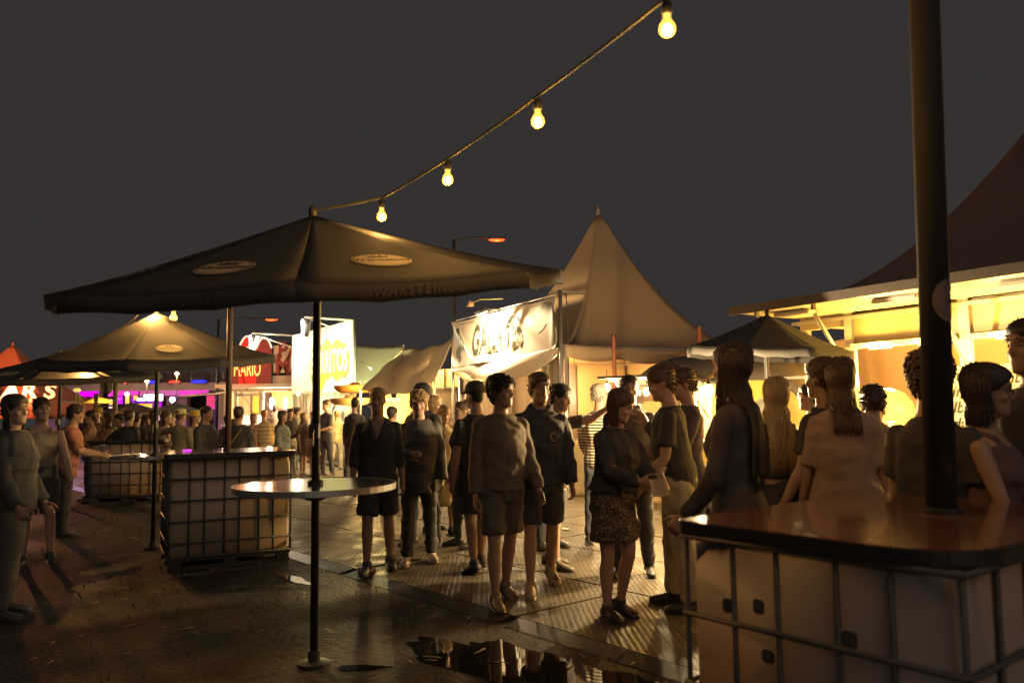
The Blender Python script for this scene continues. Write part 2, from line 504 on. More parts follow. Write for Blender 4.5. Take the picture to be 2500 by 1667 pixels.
# ------------------------------------------------------------------ umbrellas
def umbrella(base, Rr, rim_z, rise, tilt, tilt_az, phi, logos, label, pole_h, pole_r, lit_ok=True, group="black beer garden umbrellas", val=.09, pole=True, letters=None, fab=None):
    """octagonal canopy; azimuth 0 points to -Y (towards the camera), positive to +X"""
    root = tag(empty("umbrella", base), label, "umbrella", group)
    fab = fab or M_CANOPY
    A = lambda a: Vector((math.sin(a), -math.cos(a), 0))
    ax = Vector((0, 0, 1)).cross(A(tilt_az)).normalized()
    RT = Matrix.Rotation(tilt, 3, ax)
    ctr = Vector((0, 0, rim_z))
    def P(a, f, drop=0.0):
        """f=0 apex, 1 rim; concave rib profile"""
        z = rise * ((1 - f) ** 1.18) - drop
        return ctr + RT @ (A(a) * (Rr * f) + Vector((0, 0, z)))
    step = PI / 4
    for k in range(8):
        a0, a1 = phi + k * step, phi + (k + 1) * step
        def surf(u, v):
            f = .02 + .98 * v
            p, q = P(a0, f), P(a1, f)
            sag = .035 * v * 4 * u * (1 - u)
            pt = p.lerp(q, u)
            inw = (ctr - pt); inw.z = 0
            return pt + inw * sag * .6 + Vector((0, 0, -sag * .45 + .004 * math.sin(9 * v + 5 * u + k) * v))
        g = G(); g.grid(surf, 8, 10)
        pan = thin(g.obj("canopy_panel", fab, root, smooth=True), .003)
        def vsurf(u, v):
            pt = surf(u, 1.0)
            return pt + RT @ Vector((0, 0, -val * v * (1 - .12 * abs(math.sin(u * PI * 3))))) + Vector((0, 0, -.001))
        g = G(); g.grid(vsurf, 12, 2)
        thin(g.obj("valance", M_VALANCE if fab is M_CANOPY else fab, pan, smooth=True), .003)
        if k in logos:
            am = (a0 + a1) / 2
            c0, c1 = surf(.5, .68), surf(.5, .72)
            dn = (c1 - c0).normalized()                 # downhill
            xd = (surf(.6, .7) - surf(.4, .7)).normalized()
            nrm = dn.cross(xd).normalized()
            if nrm.z < 0: nrm = -nrm
            c = surf(.5, .70) + nrm * .012
            M = frame(c, xd, nrm)
            if (M @ Vector((0, 1, 0)) - c).dot(dn) > 0:
                M = M @ Matrix.Rotation(PI, 4, 'Z')
            rw, rh = .165 * Rr / 1.6, .115 * Rr / 1.6
            g = G()
            g.add([M @ Vector((rw * math.cos(t * PI / 20), rh * math.sin(t * PI / 20), 0)) for t in range(40)], [tuple(range(40))])
            disc = g.obj("logo_disc", M_LOGO, pan)
            g = G()
            # ring border
            V, F = [], []
            for t in range(40):
                for q in (.90, .94):
                    V.append(M @ Vector((rw * q * math.cos(t * PI / 20), rh * q * math.sin(t * PI / 20), .003)))
            for t in range(40):
                t2 = (t + 1) % 40
                F.append((2 * t, 2 * t + 1, 2 * t2 + 1, 2 * t2))
            g.add(V, F)
            # crown
            s_ = rh * .42
            cr = [(-1, -.35), (1, -.35), (1.15, .5), (.62, .05), (.42, .75), (.0, .1), (-.42, .75), (-.62, .05), (-1.15, .5)]
            g.add([M @ Vector((x * s_ * 1.15, y * s_ + rh * .5, .003)) for x, y in cr], [tuple(range(9))])
            for t in range(9):
                g.add([M @ Vector((s_ * 1.15 * (-.42 * 1 + .42 * (t % 3)) + .006 * math.cos(q), s_ * .9 + rh * .5 + .006 * math.sin(q), .003)) for q in (0, 1.57, 3.14, 4.71)], [(0, 1, 2, 3)])
                if t > 1: break
            g.obj("logo_crown", M_INK, pan)
            text_obj("logo_text", "Warsteiner", M @ Matrix.Translation((0, -.02 * rh, .003)), M_INK, pan, size=rh * .62, bold=.0015, xs=.98)
        if letters and k in letters:
            c = vsurf(.5, .5); xd = vsurf(.6, .5) - vsurf(.4, .5)
            nrm = A((a0 + a1) / 2)
            M = frame(c + nrm * .012, xd, nrm)
            text_obj("valance_text", letters[k], M, mat("faded_valance_print", (.085, .075, .068), .8), pan, size=val * .75, xs=.95, spacing=1.35)
        # rib
        g = G()
        g.tube([P(a0, f, .012) for f in (.03, .3, .6, .85, 1.0)], .008, 6)
        g.obj("rib", M_DARKSTEEL, root)
        g = G(); g.tube([P(a0, .55, .014), ctr + RT @ Vector((0, 0, rise * .1))], .006, 5)
        g.obj("strut", M_DARKSTEEL, root)
    apex = P(0, 0)
    if pole:
        g = G(); g.tube([(0, 0, 0), (0, 0, rim_z + rise * .25), tuple(apex)], pole_r, 14)
        g.obj("pole", M_BLACK, root, smooth=True)
        g = G(); g.lathe([(.0, 0), (.10, 0), (.10, .02), (pole_r + .012, .03), (pole_r + .012, .09), (pole_r, .09)], n=18)
        g.obj("pole_foot", M_BLACK, root)
        g = G(); g.tube([(0, -pole_r, 1.45), (0, -pole_r - .07, 1.45)], .011, 8); g.tube([(0, -pole_r - .06, 1.45), (.0, -pole_r - .06, 1.36)], .008, 8)
        g.box((0, -pole_r - .01, 1.45), (.06, .05, .09))
        g.obj("crank", M_DARKSTEEL, root)
    g = G(); g.ball(tuple(apex + Vector((0, 0, .02))), (.03, .03, .045)); g.obj("finial", M_BLACK, root, smooth=True)
    return root, apex

def round_table(base, z, r, pole_r, label):
    root = tag(empty("bar_table", base), label, "table", "round bar tables fixed round umbrella poles")
    g = G()
    prof = [(pole_r + .004, z - .028), (r - .012, z - .028), (r, z - .018), (r, z - .006), (r - .008, z), (pole_r + .004, z)]
    n = 48
    V, F = [], []
    for rr, zz in prof:
        for k in range(n):
            V.append((rr * math.cos(2 * PI * k / n), rr * math.sin(2 * PI * k / n), zz))
    for i in range(len(prof)):
        for k in range(n):
            i2, k2 = (i + 1) % len(prof), (k + 1) % n
            F.append((i * n + k, i * n + k2, i2 * n + k2, i2 * n + k))
    g.add(V, F)
    g.obj("table_top", M_TABLE, root)
    g = G()
    for i in range(n):
        a0, a1 = 2 * PI * i / n, 2 * PI * (i + 1) / n
        V = [(rr * math.cos(a), rr * math.sin(a), zz) for a in (a0, a1) for rr, zz in ((r + .001, z - .034), (r + .007, z - .034), (r + .007, z + .003), (r + .001, z + .003))]
        g.add(V, [(0, 1, 5, 4), (1, 2, 6, 5), (2, 3, 7, 6), (3, 0, 4, 7)])
    g.obj("metal_rim", M_ALU, root)
    g = G(); g.lathe([(pole_r + .001, z - .1), (pole_r + .03, z - .1), (pole_r + .045, z - .03), (pole_r + .001, z - .03)], n=18)
    for a in (0.4, 2.5, 4.6):
        g.bar((math.cos(a) * .04, math.sin(a) * .04, z - .09), (math.cos(a) * r * .75, math.sin(a) * r * .75, z - .035), .018, .012)
    g.obj("bracket", M_DARKSTEEL, root)
    g = G(); g.lathe([(pole_r + .001, z + .001), (pole_r + .022, z + .001), (pole_r + .022, z + .02), (pole_r + .001, z + .03)], n=18)
    g.obj("collar", M_BLACK, root)
    return root

B_POLE = Vector((-1.26, 5.12, 0))
UB, UB_APEX = umbrella(B_POLE, 1.64, 2.41, .43, rad(10), rad(-12), rad(10), (7, 0, 6), "large black umbrella over the near round bar table, one panel lit by bulbs", 2.9, .026,
         letters={0: "WARSTEINER", 7: "WARSTEINER"})
round_table(B_POLE, 1.115, .50, .028, "near round dark bar table with bright reflections, around the big umbrella's pole")
C_POLE = at(379, 1100, 9.5); C_POLE.z = 0
UC, UC_APEX = umbrella(C_POLE, 1.36, 2.24, .54, rad(6), 0.0, rad(22.5 - 13), (0, 6, 2), "black umbrella with a bulb glowing at its tip beyond the caged tank bar", 2.8, .026)
round_table(C_POLE, 1.09, .47, .028, "round bar table half hidden behind the middle caged tank bar")
D_POLE = at(143, 1050, 14.5); D_POLE.z = 0
UD, UD_APEX = umbrella(D_POLE, 1.75, 2.28, .42, rad(5), 0.0, rad(10), (7, 1), "low black umbrella in front of the red tent", 2.7, .028)
for px_, py_, Y_, lab in ((322, 985, 27, "small dark umbrella before the violet lit hall"), (428, 986, 26, "small dark umbrella beside the people in hats")):
    p = at(px_, py_, Y_)
    umbrella((p.x, p.y, 0), 1.15, p.z - .28, .32, 0, 0, rad(15), (), lab, 2.2, .022, val=.08, group="small far umbrellas", fab=M_CANOPY2)
pE = at(1868, 800, 8.9)
umbrella((pE.x, pE.y, 0), .92, 2.20, .40, rad(4), rad(60), rad(12), (), "black umbrella in front of the yellow lit stall hatch", 2.6, .024, val=.10, fab=M_CANOPY2)

# ------------------------------------------------------------------ caged tank bars
M_CAGE = mat("dull_cage_steel", (.10, .092, .086), .55, .3, 25)
def tank_bar(origin, e1, L1, e2, L2, top_z, z0, nv1, nv2, hz, label, top_over=.05, corner=.05, pallet=True, mt=None):
    """origin: front corner; e1 along the front, e2 to the back"""
    root = tag(empty("tank_bar", origin), label, "bar counter", "caged tanks used as bar counters")
    e1 = Vector(e1).normalized(); e2 = Vector(e2).normalized()
    def W(a, b, z): return e1 * a + e2 * b + Vector((0, 0, z))
    # plastic tank, with bulging faces
    M = Matrix((e1, e2, Vector((0, 0, 1)))).transposed()
    g = G(); g.box(W(L1 / 2, L2 / 2, (z0 + top_z - .06) / 2), (L1 - .026, L2 - .026, top_z - .06 - z0), M=M)
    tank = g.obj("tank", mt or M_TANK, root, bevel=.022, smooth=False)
    for p in tank.data.polygons: p.use_smooth = True
    # cage bars
    r = .0105
    def bar_(p, q):
        g = G(); g.tube([p, q], r, 8); g.obj("cage_bar", M_CAGE, root, smooth=True)
    zt = top_z - .05
    fr = [(a / nv1 + (.012 if a % 2 else -.008)) for a in range(1, nv1)]
    for f in [0] + fr + [1]:
        for b in (0, L2): bar_(W(L1 * f, b, z0 - .02), W(L1 * f, b, zt))
    fr2 = [(a / nv2) for a in range(1, nv2)]
    for f in fr2:
        for a in (0, L1): bar_(W(a, L2 * f, z0 - .02), W(a, L2 * f, zt))
    o = .010
    for z in hz:
        zz = z0 + (zt - z0) * z
        for b in (-o, L2 + o): bar_(W(-o, b, zz), W(L1 + o, b, zz))
        for a in (-o, L1 + o): bar_(W(a, -o, zz), W(a, L2 + o, zz))
    if pallet:
        g = G()
        for b in (.06, L2 / 2, L2 - .06):
            g.box(W(L1 / 2, b, .02), (L1, .10, .04), M=M)
        for a in (.07, L1 / 2, L1 - .07):
            for b in (.07, L2 / 2, L2 - .07):
                g.box(W(a, b, (z0 - .04) / 2 + .02), (.12, .12, z0 - .06), M=M)
        g.box(W(L1 / 2, L2 / 2, z0 - .025), (L1, L2, .03), M=M)
        g.obj("pallet", mat("dark_plastic_pallet", (.05, .045, .04), .6, .2, 10), root)
    # board on top with rounded corners
    pts = []
    ov = top_over
    cs = corner if isinstance(corner, tuple) else (corner,) * 4
    for (ca, cb, st) in ((L1 + ov - cs[0], L2 + ov - cs[0], 0), (-ov + cs[1], L2 + ov - cs[1], 1), (-ov + cs[2], -ov + cs[2], 2), (L1 + ov - cs[3], -ov + cs[3], 3)):
        for k in range(9):
            a = (st + k / 8) * PI / 2
            pts.append(W(ca + cs[st] * math.cos(a), cb + cs[st] * math.sin(a), top_z - .035))
    g = G(); g.prism(pts, (0, 0, 1), .035)
    g.obj("table_top", M_TOP, root, bevel=.004)
    # dark edge band
    g = G()
    n = len(pts); cen = W(L1 / 2, L2 / 2, 0)
    for k in range(n):
        p, q = pts[k], pts[(k + 1) % n]
        def out(v, d):
            w = v - cen; w.z = 0
            return v + w.normalized() * d
        V = [out(p, .001), out(q, .001), out(q, .006), out(p, .006)]
        V = [Vector((v.x, v.y, top_z - .05)) for v in V] + [Vector((v.x, v.y, top_z - .003)) for v in V]
        g.add(V, [(0, 1, 2, 3), (7, 6, 5, 4), (3, 2, 6, 7), (0, 4, 5, 1)])
    g.obj("edge_band", M_RUBBER, root)
    return root, W

# middle bar
a_ = rad(27)
mO = gd(408, 1397)
e1 = Vector((math.cos(a_), math.sin(a_), 0)); e2 = Vector((-math.sin(a_), math.cos(a_), 0))
tank_bar(mO, e1, 1.2, e2, 1.0, 1.165, .13, 7, 5, (0.0, .14, .36, .57, .79, .99), "caged white tank bar standing behind the near round table")
# far bar
fO = gd(216, 1232)
tank_bar(fO, (1, .10, 0), 1.2, (-.10, 1, 0), 1.0, 1.12, .15, 7, 5, (0.0, .2, .42, .64, .99), "far caged tank bar with people leaning on it")
# near bar in the right corner of the frame
nL = Vector((.62, 3.06, 0))
f1 = Vector((.62, -.785, 0)).normalized(); f2 = Vector((.785, .62, 0)).normalized()
NEAR_TOP = 1.15
near_bar, _ = tank_bar(nL + f1 * .02 + f2 * .02, f1, .98, f2, 1.40, NEAR_TOP, .13, 5, 6, (0.0, .2, .44, .70, .99), "near caged tank bar with a rounded brown top and thick black pole", top_over=.03, corner=(.08, .06, .05, .26), mt=mat("shaded_plastic_tank", (.36, .28, .22), .5, .2, 3, .04, 15))  # near tank's shade is put into its darker plastic colour

def tall_pole(base, r, h, label, z0=0.0, sticker=None, m=None):
    root = tag(empty("pole", base), label, "pole", "tall poles standing through the tank bars")
    g = G(); g.tube([(0, 0, z0), (0, 0, h)], r, 20); g.obj("shaft", m or M_BLACK, root, smooth=True)
    g = G(); g.lathe([(r + .001, z0), (r + .02, z0), (r + .02, z0 + .012), (r + .001, z0 + .02)], n=20); g.obj("collar", M_BLACK, root)
    g = G(); g.lathe([(0, h), (r * 1.05, h), (r * 1.05, h + .02), (0, h + .03)], n=20); g.obj("cap", M_BLACK, root)
    if sticker:
        z, az, sr = sticker
        V = []
        for k in range(24):
            a = 2 * PI * k / 24
            w = sr * .75 * math.cos(a) / r
            V.append(((r + .002) * math.sin(az + w), -(r + .002) * math.cos(az + w), z + sr * math.sin(a)))
        g = G(); c = ((r + .0035) * math.sin(az), -(r + .0035) * math.cos(az), z)
        V = [((r + .002) * math.sin(az + q * sr * .75 * math.cos(2 * PI * k / 24) / r), -(r + .002) * math.cos(az + q * sr * .75 * math.cos(2 * PI * k / 24) / r), z + q * sr * math.sin(2 * PI * k / 24)) for q in (.02, .25, .5, .75, 1.0) for k in range(24)]
        g.add(V, [(j * 24 + k, j * 24 + (k + 1) % 24, j * 24 + 24 + (k + 1) % 24, j * 24 + 24 + k) for j in range(4) for k in range(24)] + [tuple(range(24))])
        st = g.obj("sticker", mat("round_sticker", (.22, .15, .12), .6, .3, 30), root)
        text_obj("sticker_text", "o", Matrix.Translation((0, 0, 0)) @ frame(Vector(c) + Vector((math.sin(az), -math.cos(az), 0)) * .004, (math.cos(az), math.sin(az), 0), (math.sin(az), -math.cos(az), 0)), mat("sticker_ink", (.09, .06, .05), .7), st, size=sr * .5)
    return root
# dark patches and clips on the near tank's side
nb = nL + f1 * .02 + f2 * .02
for k, (a, b, z, w, h) in enumerate(((.17, 0, .86, .045, .05), (.30, 0, .88, .045, .05), (.33, 0, .72, .05, .045), (.63, 0, .84, .05, .05), (.52, 0, .46, .03, .11), (.47, 0, .40, .05, .06), (.36, 0, .26, .06, .05), (.74, 0, .20, .05, .05))):
    g = G(); g.box(nb + f1 * a + f2 * .012 + Vector((0, 0, z)), (w, .012, h), M=Matrix((f1, f2, Vector((0, 0, 1)))).transposed())
    o = g.obj("dark_patch", mat("tank_patch", (.16, .12, .09), .6), None, bevel=.006); o.parent = near_bar; o.matrix_parent_inverse = Matrix.Translation(nb).inverted()
npole = nL + f2 * .92 + f1 * .58 - Vector((.05, 0, 0))
np_ = tall_pole((npole.x, npole.y, 0), .058, 4.6, "thick black pole rising from the near tank bar", NEAR_TOP + .001, sticker=(1.98, rad(28), .085), m=mat("matt_black_pole", (.03, .028, .027), .85))
np_.rotation_euler = (0, rad(1.35), 0)
mp_ = mO + e1 * .62 + e2 * .52
tall_pole((mp_.x, mp_.y, 0), .033, 3.4, "thin weathered pole rising from the middle tank bar", 1.166, m=mat("weathered_pole", (.12, .07, .05), .6, .4, 12, .2, 40, stretch=(1, 1, .2)))
# ------------------------------------------------------------------ festoon lights
def bulb_glass():
    if "amber_bulb_glass" in _mats: return _mats["amber_bulb_glass"]
    m = emit("amber_bulb_glass", (1.0, .46, .08), 1.9)
    m.node_tree.nodes["Principled BSDF"].inputs["Alpha"].default_value = .55
    return m
def bulb(p, r, label, power=12.0, lit=True, group="bulbs of the festoon string", cable_up=.05):
    root = tag(empty("string_bulb", p), label, "light bulb", group)
    k = r / .03
    prof = [(.004, .052), (.013, .05), (.0145, .042), (.0135, .034), (.019, .022), (.026, .011), (.0298, -.004), (.029, -.014), (.024, -.024), (.014, -.0305), (.003, -.033)]
    g = G(); g.lathe([(a * k, z * k) for a, z in prof], n=18)
    g.obj("glass", bulb_glass() if lit else mat("unlit_bulb_glass", (.5, .42, .38), .15), root, smooth=True)
    g = G(); g.lathe([(.0, .1 * k), (.012 * k, .1 * k), (.019 * k, .088 * k), (.019 * k, .053 * k), (.0, .053 * k)], n=14)
    g.obj("socket", M_BLACK, root, smooth=True)
    if lit:
        g = G(); g.ball((0, 0, -.006 * k), (.017 * k, .017 * k, .019 * k), n=12, m=8); g.obj('filament', emit('filament_glow', (1.0, .66, .26), 38), root, smooth=True)
        lamp('POINT', (0, 0, -.055 * k), power, (1.0, .50, .12), root, .03)
    return root

def cable(pts, w, h, label, name="light_cable", m=None):
    g = G()
    P = []
    for i in range(len(pts) - 1):
        a, b = Vector(pts[i]), Vector(pts[i + 1])
        n = 8
        for k in range(n):
            t = k / n
            p = a.lerp(b, t); p.z -= .007 * (b - a).length * 4 * t * (1 - t)
            P.append(p)
    P.append(Vector(pts[-1]))
    for i in range(len(P) - 1):
        g.bar(P[i], P[i + 1] + (P[i + 1] - P[i]) * .02, h, w)
    return tag(g.obj(name, m or mat("festoon_belt", (.16, .15, .05), .5, .2, 30)), label, "light cable", "festoon cables")

bpx = [((1629, 68), 2.82, .0305), ((1313, 294), 3.55, .030), ((1093, 437), 4.3, .030), ((932, 527), 4.95, .0305)]
blab = ["highest and nearest glowing bulb on the festoon string", "second glowing bulb down the festoon string", "third glowing bulb down the string, above the red lamp", "lowest glowing bulb of the string, close to the big umbrella's top"]
bp_ = []
for ((x, y), Y, r), lb in zip(bpx, blab):
    p = at(x, y, Y); bp_.append(p)
    bulb(p, r, lb, 4)
up = Vector((0, 0, .115))
start = at(1800, -130, 2.3)
cable([start] + [p + up for p in bp_] + [UB_APEX + B_POLE + Vector((0, 0, .03))], .013, .005, "flat yellow green festoon belt sloping across the night sky")
# string over the second umbrella
q = [at(442, 743, 9.0), at(424, 775, 9.3), C_POLE + UC_APEX + Vector((.0, -.12, .06)), at(327, 803, 10.6), at(277, 832, 12.2)]
bulb(q[0], .036, "glowing bulb floating above the second umbrella's tip", 8, group="bulbs over the second umbrella")
bulb(q[1], .045, "unlit frosted bulb beside the second umbrella's tip", 0, lit=False, group="bulbs over the second umbrella")
bulb(q[2], .04, "bright bulb right at the tip of the second umbrella", 26, group="bulbs over the second umbrella")
bulb(q[3], .036, "small glowing bulb beyond the second umbrella's shoulder", 5, group="bulbs over the second umbrella")
cable([p + Vector((0, 0, .14)) for p in (at(520, 700, 8.2), *q)], .026, .008, "festoon belt passing over the second umbrella")
bulb(at(214, 902, 13.6), .035, "small warm bulb above the low umbrella's lit panel", 80, group="bulbs over the second umbrella")

# ------------------------------------------------------------------ street lamps with red heads
def street_lamp(base, h, arm, label, glow=(1.0, .08, .012), s=1.0):
    root = tag(empty("street_lamp", base), label, "street lamp", "red glowing street lamps")
    g = G(); g.tube([(0, 0, 0), (0, 0, h)], [.07 * s, .045 * s], 10); g.obj("post", M_BLACK, root, smooth=True)
    a = Vector(arm)
    g = G(); g.tube([(0, 0, h - .05), (a.x * .4, a.y * .4, h + .06), (a.x, a.y, h)], .03 * s, 8); g.obj("arm", M_BLACK, root, smooth=True)
    g = G(); g.ball((a.x, a.y, h), (.30 * s, .13 * s, .055 * s), n=16, m=8); g.obj("head", M_DARKSTEEL, root, smooth=True)
    g = G(); g.ball((a.x, a.y, h - .03 * s), (.26 * s, .11 * s, .055 * s), n=16, m=8); g.obj("lens", emit("red_lamp_lens", glow, 3.2), root, smooth=True)
    lamp('POINT', (a.x, a.y, h - .2 * s), 9, (1.0, .12, .03), root, .12)
    return root
p = at(1108, 600, 25)
hd = at(1213, 583, 25)
street_lamp((p.x, p.y, 0), hd.z, (hd.x - p.x, 0, 0), "tall street lamp glowing red left of the pointed tent's peak")
hd = at(663, 778, 44); p = at(533, 800, 44)
street_lamp((p.x, p.y, 0), hd.z, (hd.x - p.x, 0, 0), "far street lamp glowing red above the pasta stand", s=1.35)

# ------------------------------------------------------------------ pagoda tents
def pagoda(corners, eave, peak, label, m, legs=True, cat="tent", conc=1.9, trim=.28, parent_extra=None, walls=()):
    """corners: four ground points in order"""
    c = sum((Vector(q) for q in corners), Vector()) / 4
    root = tag(empty("pagoda_tent", c), label, cat)
    C4 = [Vector(q) - c for q in corners]
    for k in range(4):
        A_, B_ = C4[k], C4[(k + 1) % 4]
        def surf(u, v):
            f = v
            e = A_.lerp(B_, u)
            z = eave + (peak - eave) * ((1 - f) ** conc)
            fold = .012 * math.sin(u * 22 + k) * f * (1 - f) * 4
            return Vector((e.x * f, e.y * f, z + fold - .10 * f * 4 * u * (1 - u) * (.5 if f < 1 else .5)))
        g = G(); g.grid(lambda u, v: surf(u, .015 + .985 * v), 14, 22)
        pan = thin(g.obj("roof_panel", m, root, smooth=True), .004)
        def vs(u, v):
            p = surf(u, 1.0)
            n = Vector((A_.x + B_.x, A_.y + B_.y, 0)).normalized()
            return p + n * .02 + Vector((0, 0, -trim * v * (1 - .25 * (1 - abs(math.sin(u * PI * 4)))) - .002))
        g = G(); g.grid(vs, 32, 3)
        thin(g.obj("eave_flap", m, pan, smooth=True), .003)
        if legs:
            g = G(); g.box((C4[k].x * .985, C4[k].y * .985, eave / 2), (.07, .07, eave), rz=math.atan2((B_ - A_).y, (B_ - A_).x)); g.obj("leg", M_ALU, root)
        g = G(); g.bar((A_.x * .985, A_.y * .985, eave - .04), (B_.x * .985, B_.y * .985, eave - .04), .05, .05); g.obj("eave_rail", M_ALU, root)
        if k in walls:
            def ws(u, v):
                p = A_.lerp(B_, u) * .97
                return Vector((p.x, p.y, (eave - .06) * v + .01)) + Vector((A_.x + B_.x, A_.y + B_.y, 0)).normalized() * .02 * math.sin(u * 40) * .5
            g = G(); g.grid(ws, 40, 4); thin(g.obj("side_wall", m, root, smooth=True), .004)
    g = G(); g.lathe([(.05, peak - .12), (.035, peak), (.01, peak + .09), (0.0, peak + .1)], n=12); g.obj("peak_cap", m, root, smooth=True)
    return root, c

RD = Vector((.459, -.888, 0)).normalized()       # along the row of stalls, towards the camera
PD = Vector((.888, .459, 0)).normalized()        # away from the lane
GR = Vector((.93, 14.15, 0)); GL = GR - RD * 4.75
G3 = GR + PD * 4.75; G4 = GL + PD * 4.75
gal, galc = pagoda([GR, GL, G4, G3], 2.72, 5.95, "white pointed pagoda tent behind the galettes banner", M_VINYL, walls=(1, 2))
# lit interior wall and lamp inside
gi = tag(empty("tent_lamp", (galc.x - .6, galc.y, 2.35)), "bare lamp hanging inside the pointed white tent", "lamp")
g = G(); g.ball((0, 0, 0), .06, n=14, m=9); g.obj("globe", emit("tent_lamp_glow", (1, .78, .45), 18), gi, smooth=True)
g = G(); g.tube([(0, 0, .05), (0, 0, .6)], .008, 6); g.obj("cord", M_BLACK, gi)
lamp('POINT', (0, 0, -.15), 420, (1.0, .58, .18), gi, .08)
tl2 = tag(empty("tent_lamp", GL.lerp(GR, .45) + PD * .55 + Vector((0, 0, 2.42))), "added lamp hidden behind the swag of the galettes banner", "lamp")  # second lamp, added out of sight to brighten the inner wall
g = G(); g.ball((0, 0, 0), .05, n=14, m=9); g.obj("globe", emit("tent_lamp_glow", (1, .78, .45), 18), tl2, smooth=True)
g = G(); g.tube([(0, 0, .04), (0, 0, .3)], .008, 6); g.obj("cord", M_BLACK, tl2)
lamp('POINT', (0, 0, -.12), 55, (1.0, .74, .40), tl2, .08)
# inner white partition seen through the opening
def part_wall(u, v):
    a = GL + PD * 1.3 - RD * .1; b = GR + PD * 1.3 - RD * 1.7
    p = a.lerp(b, u)
    return Vector((p.x, p.y, 2.45 * v + .02)) + PD * .03 * math.sin(u * 26)
g = G(); g.grid(part_wall, 50, 2)
iw = tag(thin(g.obj("tent_partition", M_VINYL, None, smooth=True), .004), "bright inner canvas wall seen under the galettes banner", "canvas wall")
# gathered curtains of the front opening
def curtain(base, L_, h, label, dirv, bunch):
    def fn(u, v):
        w = bunch(v)
        x = u * w
        p = base + dirv * x + PD * (.05 * math.sin(u * 30 + v * 2) + .03 * math.sin(u * 13))
        return Vector((p.x, p.y, h * v + .03))
    g = G(); g.grid(fn, 36, 16)
    return tag(thin(g.obj("tent_curtain", mat("curtain_vinyl", (.48, .42, .33), .5, .1, 4, trans=.3), None, smooth=True), .004), label, "curtain", "gathered curtains of the white tent")
curtain(GR - RD * .08 + PD * .03, 1, 2.6, "canvas curtain tied back by the white tent's near corner post", -RD, lambda v: .75 - .4 * math.exp(-((v - .45) / .16) ** 2))
curtain(GL + RD * .05 + PD * .03, 1, 2.5, "canvas curtain hanging at the white tent's far corner post", RD, lambda v: .55 - .25 * v)
# clear plastic side wall
M_CLEAR = bpy.data.materials.new("scratched_clear_sheet"); M_CLEAR.use_nodes = True
_b = M_CLEAR.node_tree.nodes["Principled BSDF"]; _b.inputs["Base Color"].default_value = (.35, .3, .2, 1); _b.inputs["Roughness"].default_value = .25
_b.inputs["Alpha"].default_value = .35
g = G(); g.grid(lambda u, v: Vector(tuple((GR + PD * (.05 + 1.15 * u)).to_2d()) + (.05 + 1.0 * v,)) - RD * (.06 - .03 * math.sin(u * 17 + v * 5)), 24, 10)
tag(thin(g.obj("plastic_sheet", M_CLEAR, None, smooth=True), .003), "creased clear plastic sheet hung low beside the tent's corner post", "sheet")
g = G()
for i in range(5):
    b = GR + PD * (.15 + .22 * i) - RD * .35
    g.box((b.x, b.y, .15 + .3 * (i % 2)), (.3, .24, .3 + .6 * (i % 2)), rz=.5)
tag(g.obj("crate_stack", mat("dark_crate_plastic", (.10, .095, .07), .6, .4, 8)), "dark crates piled behind the clear plastic sheet", "crates")

# banner -----------------------------------------------------------
BN = -PD                                          # faces the lane
BL, BR = GL - PD * .10, GR - PD * .10
def banner_pt(u, v):
    """u 0..1 along from far to near, v 0..1 bottom to top"""
    p = BL.lerp(BR, u)
    zb = 2.52 + .12 * u; zt = 3.60
    z = zb + (zt - zb) * v
    d = .0
    # creases from two tie points at the top, and slack at the bottom
    for cu, cv, k, amp in ((.70, 1.0, -1.2, .055), (.76, 1.0, -.6, .045), (.0, 1.0, 1.0, .05), (1.0, .0, -.9, .07), (.36, 1.0, .6, .035), (1.0, 1.0, -.12, .04)):
        line = (u - cu) - k * (v - cv) * -.30
        d += amp * math.exp(-(line / .022) ** 2) * (.35 + .65 * (1 - abs(v - cv)))
    d += .05 * math.sin(u * 7 + 1.2 * v) * (1 - v) + .015 * math.sin(u * 23 + v * 6)
    z -= .03 * (1 - (2 * ((u * 3) % 1) - 1) ** 2) * (v > .92)
    return Vector((p.x, p.y, z)) + BN * (d + .02)
ban = tag(empty("galettes_banner", (0, 0, 0)), "creased white banner reading GALETTES under a glaring lamp", "banner")
g = G(); g.grid(banner_pt, 120, 44)
thin(g.obj("banner_cloth", M_BANNER, ban, smooth=True), .003)
def on_banner(me, u0, v0, sx, sy, off=.012):
    co = np.empty(len(me.vertices) * 3, np.float32); me.vertices.foreach_get("co", co); co = co.reshape(-1, 3)
    out = []
    for x, y, z in co:
        out += list(banner_pt(u0 + x * sx, v0 + y * sy) + BN * (off + z))
    me.vertices.foreach_set("co", out); me.update()
import bmesh
def subdiv_text(me, n=2, edge=.03):
    bm = bmesh.new(); bm.from_mesh(me)
    bmesh.ops.triangulate(bm, faces=bm.faces)
    for _ in range(n):
        es = [e for e in bm.edges if e.calc_length() > edge]
        if es: bmesh.ops.subdivide_edges(bm, edges=es, cuts=1, use_grid_fill=False); bmesh.ops.triangulate(bm, faces=bm.faces)
    bm.to_mesh(me); bm.free()
M_LETTER = mat("banner_letter_ink", (.045, .05, .035), .5, .2, 9)
me = text_mesh("GALETTES", 1.0, bold=.022, xs=.40, spacing=1.02)
subdiv_text(me, 4, .05)
w_, h_ = 4.75, 1.04
on_banner(me, .475, .47, 1.04 / w_ * 1.12, .88 / h_, .024)
link_mesh("banner_lettering", me, M_LETTER, ban)
